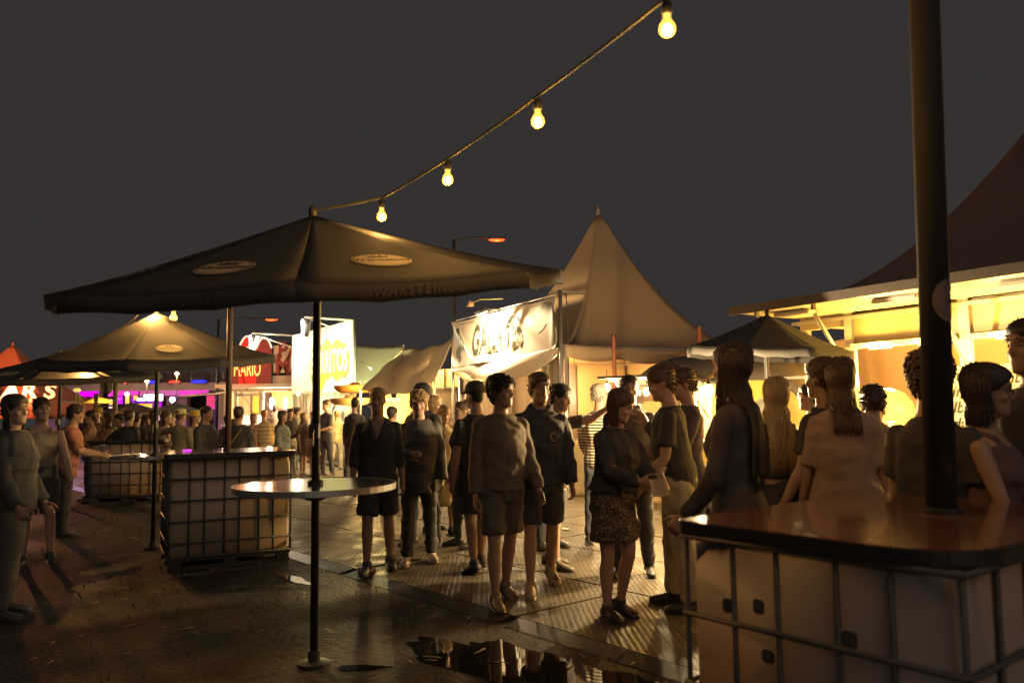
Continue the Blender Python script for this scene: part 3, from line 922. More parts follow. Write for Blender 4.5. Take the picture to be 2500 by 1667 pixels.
# left emblem: looping leaf stem, right emblem: clover leaves
def flat_shape(pts):
    me = bpy.data.meshes.new("s"); me.from_pydata([(x, y, 0) for x, y in pts], [], [tuple(range(len(pts)))])
    subdiv_text(me, 3, .06); return me
def blob(cx, cy, rx, ry, rot=0, n=20, wob=0):
    return [(cx + rx * (1 + wob * math.sin(5 * a)) * math.cos(a) * math.cos(rot) - ry * math.sin(a) * math.sin(rot), cy + rx * (1 + wob * math.sin(5 * a)) * math.cos(a) * math.sin(rot) + ry * math.sin(a) * math.cos(rot)) for a in [2 * PI * k / n for k in range(n)]]
M_LEAF = mat("banner_leaf_ink", (.05, .065, .03), .5, .3, 6)
for pts in (blob(.42, .17, .10, .17, .5), blob(.60, -.02, .09, .15, .2), blob(.40, -.20, .13, .14, 0, wob=.1), blob(.50, -.34, .07, .08)):
    me = flat_shape(pts); on_banner(me, .0, .52, .2, 1.0, .010 + rng.uniform(0, .004)); link_mesh("emblem", me, M_LEAF, ban)
for pts in (blob(0, .18, .33, .16, .1, wob=.08), blob(-.2, .0, .28, .15, .5, wob=.08), blob(.25, -.02, .25, .2, 0, wob=.08), blob(.25, -.28, .16, .2, 0)):
    me = flat_shape(pts); on_banner(me, .915, .56, .2, 1.0, .010 + rng.uniform(0, .004)); link_mesh("emblem", me, M_LEAF, ban)
# swag cloth under the banner
def swag(u, v):
    p = BL.lerp(BR, u)
    dip = 4 * u * (1 - u)
    z = 2.54 + .12 * u - v * (.12 + .34 * dip ** .8)
    d = .10 * math.sin(PI * min(1, v)) * dip + .03 * math.sin(u * 9 + v * 4) + .02
    return Vector((p.x, p.y, z)) + BN * d
g = G(); g.grid(swag, 60, 14)
thin(g.obj("banner_swag", M_BANNER, ban, smooth=True), .003)
# frame posts of the banner
bf = tag(empty("banner_stand", (0, 0, 0)), "tube frame holding the galettes banner over the tent front", "frame")
for p_, hh in ((BR + RD * .06, 3.68), (BL - RD * .06, 3.62)):
    g = G(); g.tube([(p_.x, p_.y, 0), (p_.x, p_.y, hh)], .035, 10); g.obj("frame_post", M_GALV, bf, smooth=True)
g = G(); g.bar(Vector((BR.x, BR.y, 3.66)) + PD * -.1, Vector((BR.x, BR.y, 3.66)) + PD * .55, .05, .04); g.obj("crossbar", M_GALV, bf)
for z in (3.63, 2.6):
    g = G(); g.tube([(BL.x + PD.x * .03, BL.y + PD.y * .03, z), (BR.x + PD.x * .03, BR.y + PD.y * .03, z)], .018, 8); g.obj("rail", M_GALV, bf)
g = G(); 
pc = BR + PD * .16
g.tube([(pc.x, pc.y, 3.64), (pc.x + .02, pc.y, 2.7), (pc.x, pc.y, .1)], .012, 6); g.obj("hanging_rope", M_BLACK, bf)
# lamp over the banner
lp = BL.lerp(BR, .50) + BN * .42 + Vector((0, 0, 3.56))
fl = tag(empty("banner_floodlight", lp), "glaring floodlight on an arm at the top of the galettes banner", "floodlight")
tgt = (BL.lerp(BR, .48) + Vector((0, 0, 2.75))) - lp
z_ = tgt.normalized(); x_ = RD; y_ = z_.cross(x_).normalized(); Mf = Matrix((x_, y_, z_)).transposed()
g = G(); g.box((0, 0, 0), (.30, .16, .07), M=Mf); g.obj("housing", M_DARKSTEEL, fl, bevel=.008)
g = G(); g.box(tuple(z_ * .04), (.26, .12, .012), M=Mf); g.obj("lens", emit("flood_lens", (1, .82, .55), 60), fl)
g = G(); g.bar(tuple(-BN * .45 + Vector((0, 0, .06))), (0, 0, .05), .025); g.bar((0, 0, .05), (0, 0, -.02), .03); g.obj("arm", M_DARKSTEEL, fl)
lamp('AREA', tuple(z_ * .055), 110, (1.0, .70, .34), fl, (.26, .12), to=tuple(z_ * 2))
lamp('POINT', tuple(z_ * .16 + Vector((0, 0, 0))), 18, (1.0, .70, .34), fl, .06)
l2 = BL.lerp(BR, .36) + BN * .35 + Vector((0, 0, 3.80))
f2_ = tag(empty("spot_arm", l2), "unlit lamp on a curved arm above the galettes banner", "lamp")
g = G(); g.tube([(0, 0, 0), tuple(RD * .5 + Vector((0, 0, .03))), tuple(RD * .95 + PD * .3)], .012, 6); g.obj("arm", mat("lamp_arm_paint", (.3, .28, .12), .5), f2_)
g = G(); g.lathe([(.0, .05), (.05, .05), (.08, -.05), (.07, -.05), (0, .0)], n=14); g.obj("shade", mat("lamp_shade_paint", (.45, .25, .15), .5), f2_)

# ------------------------------------------------------------------ round-roofed food trailer in front of the tent's side
tr0 = at(1512, 1000, 12.3); tr1 = at(1985, 1000, 10.4)
tr0.z = tr1.z = 0
td = (tr1 - tr0).normalized(); tn = Vector((td.y, -td.x, 0))     # tn faces the camera side
TL = (tr1 - tr0).length; TW = 1.9
M_TRAILER = mat("mustard_trailer_paint", (.62, .42, .10), .32, .08, 4, coat=.4)
M_TRDARK = mat("dark_trailer_roof", (.06, .05, .045), .4, .2, 6)
trl = tag(empty("food_trailer", tr0), "round roofed food trailer with mustard side and dark roof", "food trailer")
def TRP(a, b, z): return td * a - tn * b + Vector((0, 0, z))
# side profile (front) with rounded ends
def prof_z(a):
    f = a / TL
    e = min(f, 1 - f) * TL
    r = .75
    return 2.36 - (0 if e > r else (r - math.sqrt(max(0, r * r - (r - e) ** 2))) * .9)
ns = 40
# body front wall with a serving opening between a=.25 and a=.57*TL
op0, op1, oz0, oz1 = .12 * TL, .52 * TL, 1.08, 1.86
def wallstrip(a0, a1, z0f, z1f, b, name, m):
    V, F = [], []
    n = 16
    for k in range(n + 1):
        a = a0 + (a1 - a0) * k / n
        z0, z1 = z0f(a), z1f(a)
        V += [TRP(a, b, z0), TRP(a, b, z1), TRP(a, b + .05, z0), TRP(a, b + .05, z1)]
    for k in range(n):
        i = 4 * k
        F += [(i, i + 4, i + 5, i + 1), (i + 2, i + 3, i + 7, i + 6), (i + 1, i + 5, i + 7, i + 3), (i, i + 2, i + 6, i + 4)]
    F += [(0, 1, 3, 2), (4 * n, 4 * n + 2, 4 * n + 3, 4 * n + 1)]
    g = G(); g.add(V, F); return g.obj(name, m, trl)
side_top = lambda a: prof_z(a) - .42
bot = lambda a: .38
wallstrip(0, op0, bot, side_top, 0, "side_panel", M_TRAILER)
wallstrip(op1, TL, bot, side_top, 0, "side_panel", M_TRAILER)
wallstrip(op0, op1, bot, lambda a: oz0, 0, "counter_panel", M_TRAILER)
wallstrip(op0, op1, lambda a: oz1, side_top, 0, "side_panel", M_TRAILER)
wallstrip(0, TL, bot, side_top, TW - .05, "back_wall", M_CREAM)
# roof shell
V, F = [], []
na, nb = 30, 12
for i in range(na + 1):
    a = TL * i / na
    zt = prof_z(a)
    for j in range(nb + 1):
        t = j / nb
        b = TW * t
        e = min(t, 1 - t) * 2
        z = zt - .42 + .42 * math.sqrt(max(0, 1 - (1 - e) ** 2.2))
        V.append(TRP(a, b * 1.04 - .02 * TW, z + .002))
for i in range(na):
    for j in range(nb):
        k = i * (nb + 1) + j
        F.append((k, k + 1, k + nb + 2, k + nb + 1))
g = G(); g.add(V, F); thin(g.obj("roof", M_TRDARK, trl, smooth=True), .03)
g = G(); g.box(TRP(TL / 2, TW / 2, .35), (TL * .96, TW, .06), M=Matrix((td, -tn, Vector((0, 0, 1)))).transposed()); g.obj("floor_pan", M_BLACK, trl)
for a in (.38 * TL, .56 * TL):
    g = G(); Mw = Matrix((td, Vector((0, 0, 1)), tn)).transposed()
    g.lathe([(0, -.09), (.24, -.09), (.31, -.06), (.31, .06), (.24, .09), (.16, .07), (0, .07)], c=tuple(TRP(a, .12, .315)), n=22, M=Mw); g.obj("wheel", M_RUBBER, trl, smooth=True)
g = G(); g.box(TRP((op0 + op1) / 2, -.16, oz0 + .02), (op1 - op0 + .1, .36, .04), M=Matrix((td, -tn, Vector((0, 0, 1)))).transposed()); g.obj("counter_shelf", M_WHITEPAINT, trl)
# raised hatch with strut
hM = Matrix((td, (-tn * -.95 + Vector((0, 0, .12))).normalized(), Vector((0, 0, 1)))).transposed()
g = G(); g.box(TRP((op0 + op1) / 2, -.50, oz1 + .10), (op1 - op0 + .16, 1.0, .035), M=Matrix((td, tn * .99 + Vector((0, 0, .1)), Vector((0, 0, 1)))).transposed()); g.obj("hatch", M_TRDARK, trl)
for a in (op0 + .05, op1 - .05):
    g = G(); g.tube([TRP(a, -.01, oz0 + .35), TRP(a, -.8, oz1 + .13)], .012, 6); g.obj("hatch_strut", M_ALU, trl)
# porthole and lower trim
pp = TRP(TL * .80, -.006, 1.45)
Mw = Matrix((td, Vector((0, 0, 1)), tn)).transposed()
g = G(); g.lathe([(0, 0), (.19, 0), (.21, .03), (.24, .03), (.25, 0.0)], c=tuple(pp), n=28, M=Mw); g.obj("porthole", mat("smoked_glass", (.02, .02, .02), .06), trl, smooth=False)
g = G(); g.lathe([(.20, 0), (.245, .0), (.245, .045), (.20, .045)], c=tuple(pp), n=28, M=Mw); g.obj("porthole_ring", M_ALU, trl)
wallstrip(0.02, TL - .02, lambda a: 1.93, lambda a: 1.965, -.02, "trim_strip", M_ALU)
lamp('POINT', tuple(TRP(.32 * TL, .9, 1.78)), 150, (1.0, .55, .16), trl, .08)

def pendant(p, power, label, r=.045, colr=(1.0, .70, .34), glow=30, drop=.3, shade=False, group=None):
    root = tag(empty("hanging_lamp", p), label, "lamp", group)
    g = G(); g.ball((0, 0, 0), (r, r, r * 1.25), n=14, m=9); g.obj("bulb", emit("lamp_glow_%d_%d" % (glow, int(colr[2] * 100)), colr, glow), root, smooth=True)
    g = G(); g.tube([(0, 0, r), (0, 0, drop)], .006, 6); g.obj("cord", M_BLACK, root)
    if shade:
        g = G(); g.lathe([(.02, r * 2.2), (.03, r * 2.0), (r * 2.3, r * .7), (r * 2.2, r * .6), (.02, r * 1.8)], n=18); g.obj("shade", M_BLACK, root, smooth=True)
    else:
        g = G(); g.lathe([(0, r * 2), (.02, r * 2), (.022, r * .9), (0, r * .9)], n=12); g.obj("socket", M_BLACK, root)
    lamp('POINT', (0, 0, -r * 1.9), power, colr, root, .04)
    return root
pendant(at(1482, 945, 11.4), 70, "bare bulb beside the striped shirt man's head", drop=.25, group="bulbs of the food trailer")
pendant(at(1578, 956, 11.3), 50, "bare bulb above the trailer counter beside the tall back", drop=.25, group="bulbs of the food trailer")
pendant(at(1730, 953, 7.9), 150, "star bright bare bulb beside the hand at a mouth", r=.05, glow=45, drop=.14, group="bulbs of the food trailer")
# small canopy bar carrying the bright bulb
cb = tag(empty("lamp_bar", at(1690, 931, 7.95)), "pale bar carrying the star bright bulb", "bar")
cbe = at(1750, 934, 7.9) - cb.location
g = G(); g.bar((0, 0, 0), cbe, .03, .03); g.obj("bar", M_ALU, cb)
g = G(); g.tube([cbe * .55, cbe * .7 + Vector((.0, 0, .06)), cbe * .8 + Vector((.02, 0, .08))], .03, 8, rnd=True); g.obj("clamp", mat("ochre_clamp", (.45, .33, .12), .5), cb, smooth=True)
cbz = cb.location.z
g = G(); g.tube([(0.02, 0.02, .02), (0.02, 0.02, -cbz)], .018, 8); g.obj("stand", M_DARKSTEEL, cb)
# two thin red posts
for px_, py0, Y_, hh, lab in ((1706, 800, 12.6, 0, "rust coloured post right of the white tent"), (1498, 820, 13.2, 0, "dark red post of a banner frame before the white tent")):
    t_ = at(px_, py0, Y_)
    po = tag(empty("post", (t_.x, t_.y, 0)), lab, "post", "thin posts before the white tent")
    g = G(); g.tube([(0, 0, 0), (0, 0, t_.z)], .035, 8); g.obj("tube", mat("rust_red_paint", (.30, .10, .06), .5, .3, 10), po, smooth=True)
    g = G(); g.lathe([(0, t_.z), (.045, t_.z), (.045, t_.z + .02), (0, t_.z + .03)], n=10); g.obj("cap", M_BLACK, po)
ms = at(1560, 975, 10.9)
sb = tag(empty("price_board", ms), "small brown price board hanging over the trailer counter", "sign")
g = G(); g.box((0, 0, 0), (.12, .02, .12)); g.obj("board", M_WOOD, sb)
g = G(); g.tube([(0, 0, .06), (0, 0, .3)], .004, 5); g.obj("cord", M_BLACK, sb)
# goods on the counter: jars, stack of cups, bottle
M_JAR = mat("pale_jar", (.7, .6, .5), .25)
for i in range(7):
    a = op0 + (op1 - op0) * (.10 + .13 * i)
    b = -.2 + .06 * (i % 2)
    p_ = tr0 + TRP(a, b, oz0 + .041)
    jr = tag(empty("jar", p_), "pale jar with red brown lid, one of the row on the round roofed trailer's counter", "jar", "jars on the trailer counter")
    g = G(); g.lathe([(0, 0), (.045, 0), (.05, .02), (.05, .13), (.035, .16), (.035, .17), (0, .17)], n=14); g.obj("glass_body", M_JAR, jr, smooth=True)
    g = G(); g.lathe([(0, .171), (.04, .171), (.04, .2), (0, .2)], n=14); g.obj("lid", mat("jar_lid", (.4, .12, .06), .4), jr)

# ------------------------------------------------------------------ yellow stall with raised hatch on the right
hA = Vector((2.62, 9.5, 0)); hd_ = Vector((.51, -.86, 0)).normalized(); hp = Vector((.86, .51, 0)).normalized()
HZ = 2.74
HL = 5.2                # stall length
HO = 1.25               # hatch depth
sw = hA + hp * HO       # wall line start
M_HATCH = mat("white_hatch_paint", (.74, .70, .60), .38, .05, 5, .02, 30)
M_STWALL = mat("cream_stall_panel", (.66, .56, .36), .5, .06, 4)
stl = tag(empty("sweets_stall", sw), "yellow lit sweets stall with raised hatch roof and posts", "food stall")
def SW(a, b, z): return hd_ * a + hp * b + Vector((0, 0, z))
SM = Matrix((hd_, hp, Vector((0, 0, 1)))).transposed()
# hatch panel: curved underside lip at the far end
V, F = [], []
nn = 20
for i in range(nn + 1):
    a = HL * i / nn
    V += [SW(a, -HO, HZ), SW(a, -HO, HZ - .05), SW(a, -.04, HZ - .06), SW(a, -.04, HZ - .01)]
for i in range(nn):
    k = 4 * i
    for j in range(4):
        F.append((k + j, k + (j + 1) % 4, k + 4 + (j + 1) % 4, k + 4 + j))
F += [(0, 1, 2, 3), (4 * nn + 3, 4 * nn + 2, 4 * nn + 1, 4 * nn)]
g = G(); g.add(V, F); htc = g.obj("hatch", M_HATCH, stl)
g = G(); g.box(SW(HL / 2, -HO - .013, HZ - .03), (HL, .022, .10), M=SM); g.obj("hatch_edge", M_DARKSTEEL, htc)
for a in (.45, 1.75, 3.05, 4.3):
    g = G(); g.box(SW(a + .1, -HO * .62, HZ - .085), (.52, .14, .05), M=SM); g.obj("light_fitting", M_WHITEPAINT, htc, bevel=.015)
for a in (.3, 1.1, 2.6):
    g = G(); g.box(SW(a, -HO * .9, HZ - .09), (.03, .05, .07), M=SM); g.obj("catch", M_DARKSTEEL, htc)
for a in (.75, 2.15, 3.6):
    g = G(); g.tube([SW(a, -HO * .55, HZ - .08), SW(a + .12, -.02, 1.62)], .016, 8); g.tube([SW(a, -HO * .55, HZ - .08), SW(a + .06, -HO * .28, 2.16)], .024, 8); g.obj("gas_strut", M_WHITEPAINT, stl, smooth=True)
# posts
for a in (.72, 2.10, 3.6):
    g = G(); g.box(SW(a, 0, 1.35), (.10, .09, 2.7), M=SM); g.obj("post", M_HATCH, stl)
    g = G(); g.box(SW(a + .06, -.035, 1.35), (.02, .02, 2.66), M=SM); g.obj("post_trim", M_ALU, stl)
# header panels between the posts, lip with lamps
for a0, a1 in ((.78, 2.04), (2.16, 3.54)):
    g = G(); g.box(SW((a0 + a1) / 2, .02, 2.485), (a1 - a0, .05, .37), M=SM); g.obj("header_panel", M_STWALL, stl)
    g = G(); g.box(SW((a0 + a1) / 2, -.02, 2.27), (a1 - a0, .16, .05), M=SM); g.obj("header_lip", M_HATCH, stl)
g = G(); g.box(SW(.34, .0, 2.60), (.66, .05, .16), M=SM); g.obj("header_panel", M_STWALL, stl)
# counter front and shelf
g = G(); g.box(SW(2.6, .03, .55), (3.6, .06, 1.08), M=SM); g.obj("counter_front", M_STWALL, stl)
g = G(); g.box(SW(2.6, -.10, 1.11), (3.7, .50, .04), M=SM); g.obj("counter_top", M_HATCH, stl)
# interior: back wall, side wall, shelf
g = G(); g.box(SW(3.3, 1.55, 1.3), (2.6, .05, 2.6), M=SM); g.obj("back_wall", M_STWALL, stl)
g = G(); g.box(SW(2.0, 1.0, 2.62), (4.2, 2.1, .04), M=SM); g.obj("ceiling_panel", M_HATCH, stl)
g = G(); g.box(SW(3.2, 1.35, 1.95), (2.0, .3, .03), M=SM); g.obj("shelf", M_HATCH, stl)
# lamps: strip fittings under the header lip and under the hatch
for a in (1.12, 1.72, 2.55, 3.2):
    g = G(); g.box(SW(a, -.02, 2.232), (.26, .05, .022), M=SM); g.obj("strip_lamp", emit("yellow_strip_lamp", (1, .66, .18), 14), stl)
    lamp('POINT', SW(a, -.18, 2.17), 14, (1.0, .56, .09), stl, .05)
for a in (.6, 2.0, 3.4):
    lamp('POINT', SW(a + .3, .5, 1.9), 70, (1.0, .50, .07), stl, .1)
# menu boards
mb = SW(2.02, .25, 1.70)
def menu(parent, c, w, h, rows, size):
    g = G(); g.box(c, (w, .02, h), M=SM); b = g.obj("menu_board", mat("menu_paper", (.74, .66, .46), .6), parent)
    for i, r_ in enumerate(rows):
        text_obj("menu_text", r_, frame(Vector(c) + Vector((0, 0, h / 2 - (i + .6) * h / len(rows))) - hp * .0125, hd_, -hp), M_INK, b, size=size, bold=.004, shear=.25)
menu(stl, SW(1.90, .14, 1.55), .30, .86, ["mu", "in", "lb", "da", "lt"], .17)
menu(stl, SW(2.42, .22, 1.62), .42, .72, ["umbu", "e", "la"], .17)
# gingerbread heart
hc = SW(2.95, -.06, 1.92)
hrt = tag(empty("gingerbread_heart", Vector(sw) + hc), "orange red gingerbread heart reading Lieb Dich hanging in the sweets stall", "gingerbread heart")
def heart(s):
    out = []
    for k in range(40):
        t = 2 * PI * k / 40
        out.append((s * math.sin(t) ** 3, s * (.8125 * math.cos(t) - .3125 * math.cos(2 * t) - .125 * math.cos(3 * t) - .0625 * math.cos(4 * t))))
    return out
def HP(x, y, o): return hd_ * x + Vector((0, 0, y)) - hp * o
for s_, o_, th, m_, nm in ((.30, 0, .02, mat("gingerbread", (.36, .17, .06), .6, .2, 20), "biscuit"), (.22, .021, .006, mat("red_icing", (.60, .10, .03), .4), "icing")):
    g = G(); g.prism([HP(x, y, o_) for x, y in heart(s_)], -hp, th); g.obj(nm, m_, hrt)
g = G()
for x, y in heart(.262):
    g.ball(tuple(HP(x, y, .022)), .016, n=8, m=5)
g.obj("icing_border", mat("yellow_icing", (.75, .55, .18), .5), hrt, smooth=True)
for s_, y_ in (("Lieb", .07), ("Dich", -.06)):
    text_obj("icing_text", s_, frame(HP(0, y_, .029), hd_, -hp), mat("pale_icing", (.78, .62, .35), .5), hrt, size=.13, bold=.003)
for k, (a, z, s_) in enumerate(((2.72, 1.58, .13), (3.25, 1.5, .15))):
    h2 = tag(empty("gingerbread_heart", Vector(sw) + SW(a, -.05, z)), ("small gingerbread heart hanging low beside the menu board", "small gingerbread heart hanging under the big iced heart")[k], "gingerbread heart", "small gingerbread hearts")
    g = G(); g.prism([HP(x, y, 0) for x, y in heart(s_)], -hp, .015); g.obj("biscuit", _mats["gingerbread"], h2)
    g = G(); g.prism([HP(x, y, .016) for x, y in heart(s_ * .72)], -hp, .005); g.obj("icing", _mats["red_icing"], h2)
# goods on the counter
def heap(c, label, cols, n, r, nm, cat):
    h = tag(empty(nm, c), label, cat)
    g = G(); g.box((0, 0, .02), (.36, .26, .04), rz=math.atan2(hd_.y, hd_.x)); g.obj("tray", M_ALU, h)
    for k in range(n):
        g = G(); a = rng.uniform(0, 6.28); q = rng.uniform(0, .11)
        g.ball((q * math.cos(a), q * math.sin(a), .05 + rng.uniform(0, .06) + (.11 - q) * .4), (r * rng.uniform(.8, 1.3), r, r * .8), n=8, m=6)
        g.obj("sweet", mat("sweet_%d" % (k % len(cols)) + nm, cols[k % len(cols)], .35), h, smooth=True)
for k, a in enumerate((.98, 1.45, 2.5, 3.0)):
    heap(Vector(sw) + SW(a, -.12, 1.132), ["tray of red and yellow sweets beside the plaid shirt", "tray of pale sweets on the yellow counter", "tray of orange sweets under the menu board", "tray of mixed sweets below the big heart"][k],
         [(.55, .12, .06), (.6, .45, .12), (.2, .35, .1), (.65, .55, .4)], 14, .035, "sweets_tray", "sweets")
bt = tag(empty("bottle", Vector(sw) + SW(1.25, -.22, 1.132)), "clear bottle with black cap on the yellow counter", "bottle")
g = G(); g.lathe([(0, 0), (.045, 0), (.05, .02), (.05, .2), (.022, .29), (.022, .33), (0, .33)], n=16); g.obj("bottle_body", mat("bottle_plastic", (.7, .6, .4), .15), bt, smooth=True)
g = G(); g.lathe([(0, .331), (.027, .331), (.027, .385), (0, .385)], n=14); g.obj("cap", M_BLACK, bt)
# glass dome over a popcorn machine
dm = tag(empty("candy_floss_bowl", Vector(sw) + SW(.85, .35, 1.15)), "clear domed candy floss machine glowing yellow in the stall", "machine")
g = G(); g.lathe([(0, 0), (.34, 0), (.36, .05), (.36, .22), (.30, .24), (0, .2)], n=26); g.obj("bowl", M_ALU, dm, smooth=True)
M_DOME = bpy.data.materials.new("clear_dome"); M_DOME.use_nodes = True
_b = M_DOME.node_tree.nodes["Principled BSDF"]; _b.inputs["Base Color"].default_value = (.9, .75, .45, 1); _b.inputs["Roughness"].default_value = .08; _b.inputs["Alpha"].default_value = .35
g = G(); g.lathe([(.355, .23), (.36, .34), (.33, .46), (.25, .56), (.12, .62), (.0, .63)], n=26); g.obj("dome", M_DOME, dm, smooth=True)

# purple-brown pagoda tent over the stall
FA = Vector((3.72, 10.15, 0)); 
pagoda([FA, FA + hd_ * 5.2, FA + hd_ * 5.2 + hp * 5.2, FA + hp * 5.2], 2.93, 6.3, "dusky brown pagoda tent rising over the yellow sweets stall", mat("dusky_tent_vinyl", (.21, .155, .15), .6, .12, 2.5, .1, 14, trans=.3), trim=.2, conc=1.7)
# inner awning cloth behind the stall opening
def bcl(u, v):
    a = -1.2 + 4.0 * u
    p = Vector(sw) + SW(a, 2.1 + .5 * v, 0)
    z = 2.55 - 1.25 * v - .25 * u * (1 - v) + .06 * math.sin(u * 11 + v * 4)
    return Vector((p.x, p.y, z))
g = G(); g.grid(bcl, 30, 14)
tag(thin(g.obj("awning_cloth", mat("rosy_awning", (.48, .33, .24), .6, .1, 4, trans=.25), None, smooth=True), .004), "rosy striped awning cloth sagging behind the yellow stall", "awning")
# ------------------------------------------------------------------ burrito stall
bR = at(864, 1133, 22.6); bR.z = 0
bL = at(716, 1133, 27.0); bL.z = 0
bd = (bR - bL).normalized(); bl = (bR - bL).length
bn = Vector((bd.y, -bd.x, 0))                       # faces the lane
if bn.dot(-bR) < 0: bn = -bn
BM = Matrix((bd, -bn, Vector((0, 0, 1)))).transposed()
def BW(a, o, z): return bd * a + bn * o + Vector((0, 0, z))
bur = tag(empty("burrito_stall", bL), "stall with a glaring white board reading BURRITOS", "food stall")
Z0, Z1 = 2.18, 4.17
M_BOARD = mat("white_sign_board", (.78, .76, .70), .5, .04, 3)
g = G(); g.box(BW(bl / 2, .06, (Z0 + Z1) / 2), (bl, .06, Z1 - Z0), M=BM); brd = g.obj("sign_board", M_BOARD, bur, bevel=.01)
M_LIME = mat("lime_print", (.30, .40, .03), .6, .1, 3); M_SHADE = mat("grey_print", (.28, .29, .24), .6)
def bshape(pts, off, m, nm):
    g = G(); g.add([BW(a, off, z) for a, z in pts], [tuple(range(len(pts)))]); return g.obj(nm, m, brd)
ly = (Z0 + Z1) / 2 - .12
for k, (ca, cz, ra, rz_) in enumerate(((.40, .0, .09, .62), (.50, -.12, .10, .72), (.60, .10, .10, .62), (.66, .0, .09, .42), (.76, .05, .11, .60), (.86, .02, .08, .50))):
    A0 = bl * (ca + .03)
    bshape(blob(A0 + .05, ly + cz - .05, ra * bl, rz_, 0, 28), .0925 + .0006 * k, M_SHADE, "logo_shadow")
    bshape(blob(A0, ly + cz, ra * bl, rz_, 0, 28), .0975 + .0006 * k, M_LIME, "logo_shape")
text_obj("logo_lettering", "BURRITOS", frame(BW(bl * .655, .104, ly), bd, bn), M_BOARD, brd, size=.92, bold=.03, xs=.74)
# side frame, arms and lamps
for a in (0, bl):
    g = G(); g.tube([BW(a, 0, 0), BW(a, 0, Z1 + .03)], .05, 8); g.obj("frame_post", M_GALV, bur, smooth=True)
for k, a in enumerate((.05, bl - .05)):
    g = G(); g.tube([BW(a, 0, Z1 + .0), BW(a, 1.45, Z1 + .02)], .03, 8); g.tube([BW(a, .05, Z1 - .42), BW(a, 1.35, Z1 - .02)], .015, 6); g.obj("lamp_arm", M_WHITEPAINT, bur, smooth=True)
    f = bL + BW(a, 1.38, Z1 - .30)
    fl = tag(empty("floodlight", f), ("tube floodlight glaring at the far end of the burrito board", "tube floodlight on the arm at the near end of the burrito board")[k], "floodlight", "floodlights of the burrito board")
    aim = (BW(bl * (.3 if k == 0 else .7), 0.1, 3.1) - BW(a, 1.38, Z1 - .3)).normalized()
    yy = Vector((0, 0, 1)).cross(aim).normalized()
    Ml = Matrix((yy, aim.cross(yy), aim)).transposed()
    g = G(); g.box((0, 0, 0), (.16, .52, .10), M=Ml); g.obj("housing", M_DARKSTEEL, fl)
    g = G(); g.box(tuple(aim * .056), (.14, .48, .012), M=Ml); g.obj("lens", emit("cool_flood_lens", (1, .93, .74), 40), fl)
    # bare fluorescent tube below the head, seen from the lane
    g = G(); g.tube([(bn * .12 + Vector((0, 0, .22))), (bn * .12 + bd * .05 + Vector((0, 0, -.26)))], .035, 8, rnd=True); g.obj("tube", emit("cool_tube", (1, .95, .85), 22), fl, smooth=True)
    lamp('AREA', tuple(aim * .07), 22, (1.0, .86, .52), fl, (.14, .48), to=tuple(aim * 3))
    g = G(); g.tube([(0, 0, .05), (0, 0, .3)], .015, 6); g.obj("hanger", M_DARKSTEEL, fl)
# pennant fringe, canvas wall, decals
for k in range(26):
    a = bl * (k + .5) / 26
    g = G(); g.add([BW(a - .09, .10, Z0 - .002), BW(a + .09, .10, Z0 - .002), BW(a, .10, Z0 - .17)], [(0, 1, 2)])
    thin(g.obj("pennant", mat("pennant_%d" % (k % 3), [(.6, .55, .3), (.35, .42, .16), (.55, .3, .15)][k % 3], .7), bur), .003)
M_BWALL = mat("stall_canvas", (.70, .63, .46), .6, .06, 2, trans=.15)
g = G(); g.grid(lambda u, v: BW(bl * u, -.02 + .04 * math.sin(u * 30), .02 + (Z0 - .02) * v), 60, 3); thin(g.obj("canvas_wall", M_BWALL, bur, smooth=True), .005)
g = G(); g.grid(lambda u, v: BW(bl * (.20 + .10 * u * (1 - .6 * v)), .12 + .03 * math.sin(u * 20), .02 + (Z0 - .05) * v), 16, 6); thin(g.obj("door_curtain", M_VINYL, bur, smooth=True), .004)
M_RED = mat("red_paint_print", (.55, .10, .05), .5, .1, 6); M_PINK = mat("mauve_paint_print", (.42, .20, .22), .5)
def swirl(ca, cz, r, t0, t1, w, m, k=.06):
    V, F = [], []
    n = 26
    for i in range(n + 1):
        t = t0 + (t1 - t0) * i / n
        rr = r * (1 - k * (t - t0))
        ww = w * math.sin(PI * (.1 + .85 * i / n))
        for q in (-1, 1):
            V.append(BW(ca + (rr + q * ww) * math.cos(t), .09, cz + (rr + q * ww) * math.sin(t)))
    for i in range(n): F.append((2 * i, 2 * i + 1, 2 * i + 3, 2 * i + 2))
    g = G(); g.add(V, F); g.obj("painted_swirl", m, bur)
swirl(bl * .42, 1.55, .42, .3, 4.6, .05, M_RED); swirl(bl * .43, 1.35, .22, 1.0, 5.2, .06, M_RED); swirl(bl * .40, .85, .35, -1, 1.8, .07, M_RED)
swirl(bl * .74, 1.5, .36, .8, 4.4, .06, M_PINK); swirl(bl * .70, .9, .3, .5, 2.6, .05, M_PINK)
g = G(); g.add([BW(a, .095, z) for a, z in blob(bl * .80, 1.55, .28, .11)], [tuple(range(20))]); g.obj("painted_hat", mat("pale_green_print", (.55, .62, .45), .5), bur)
g = G(); g.add([BW(a, .10, z) for a, z in blob(bl * .80, 1.44, .16, .07)], [tuple(range(20))]); g.obj("painted_hat", mat("dark_green_print", (.06, .12, .07), .5), bur)
for a, z, h in ((.06, 1.15, .30), (.09, .8, .24), (.05, 1.9, .2)):
    g = G(); g.add([BW(x, .10, y) for x, y in blob(bl * a, z, .07, h, 0, wob=.12)], [tuple(range(20))]); g.obj("painted_cactus", mat("cactus_print", (.20, .30, .08), .5), bur)
g = G(); g.box(BW(bl / 2, .25, .06), (bl, .5, .12), M=BM); g.obj("base_step", M_BLACK, bur)
lamp('POINT', tuple(BW(bl * .62, .95, 2.0)), 60, (1.0, .80, .42), bur, .1)
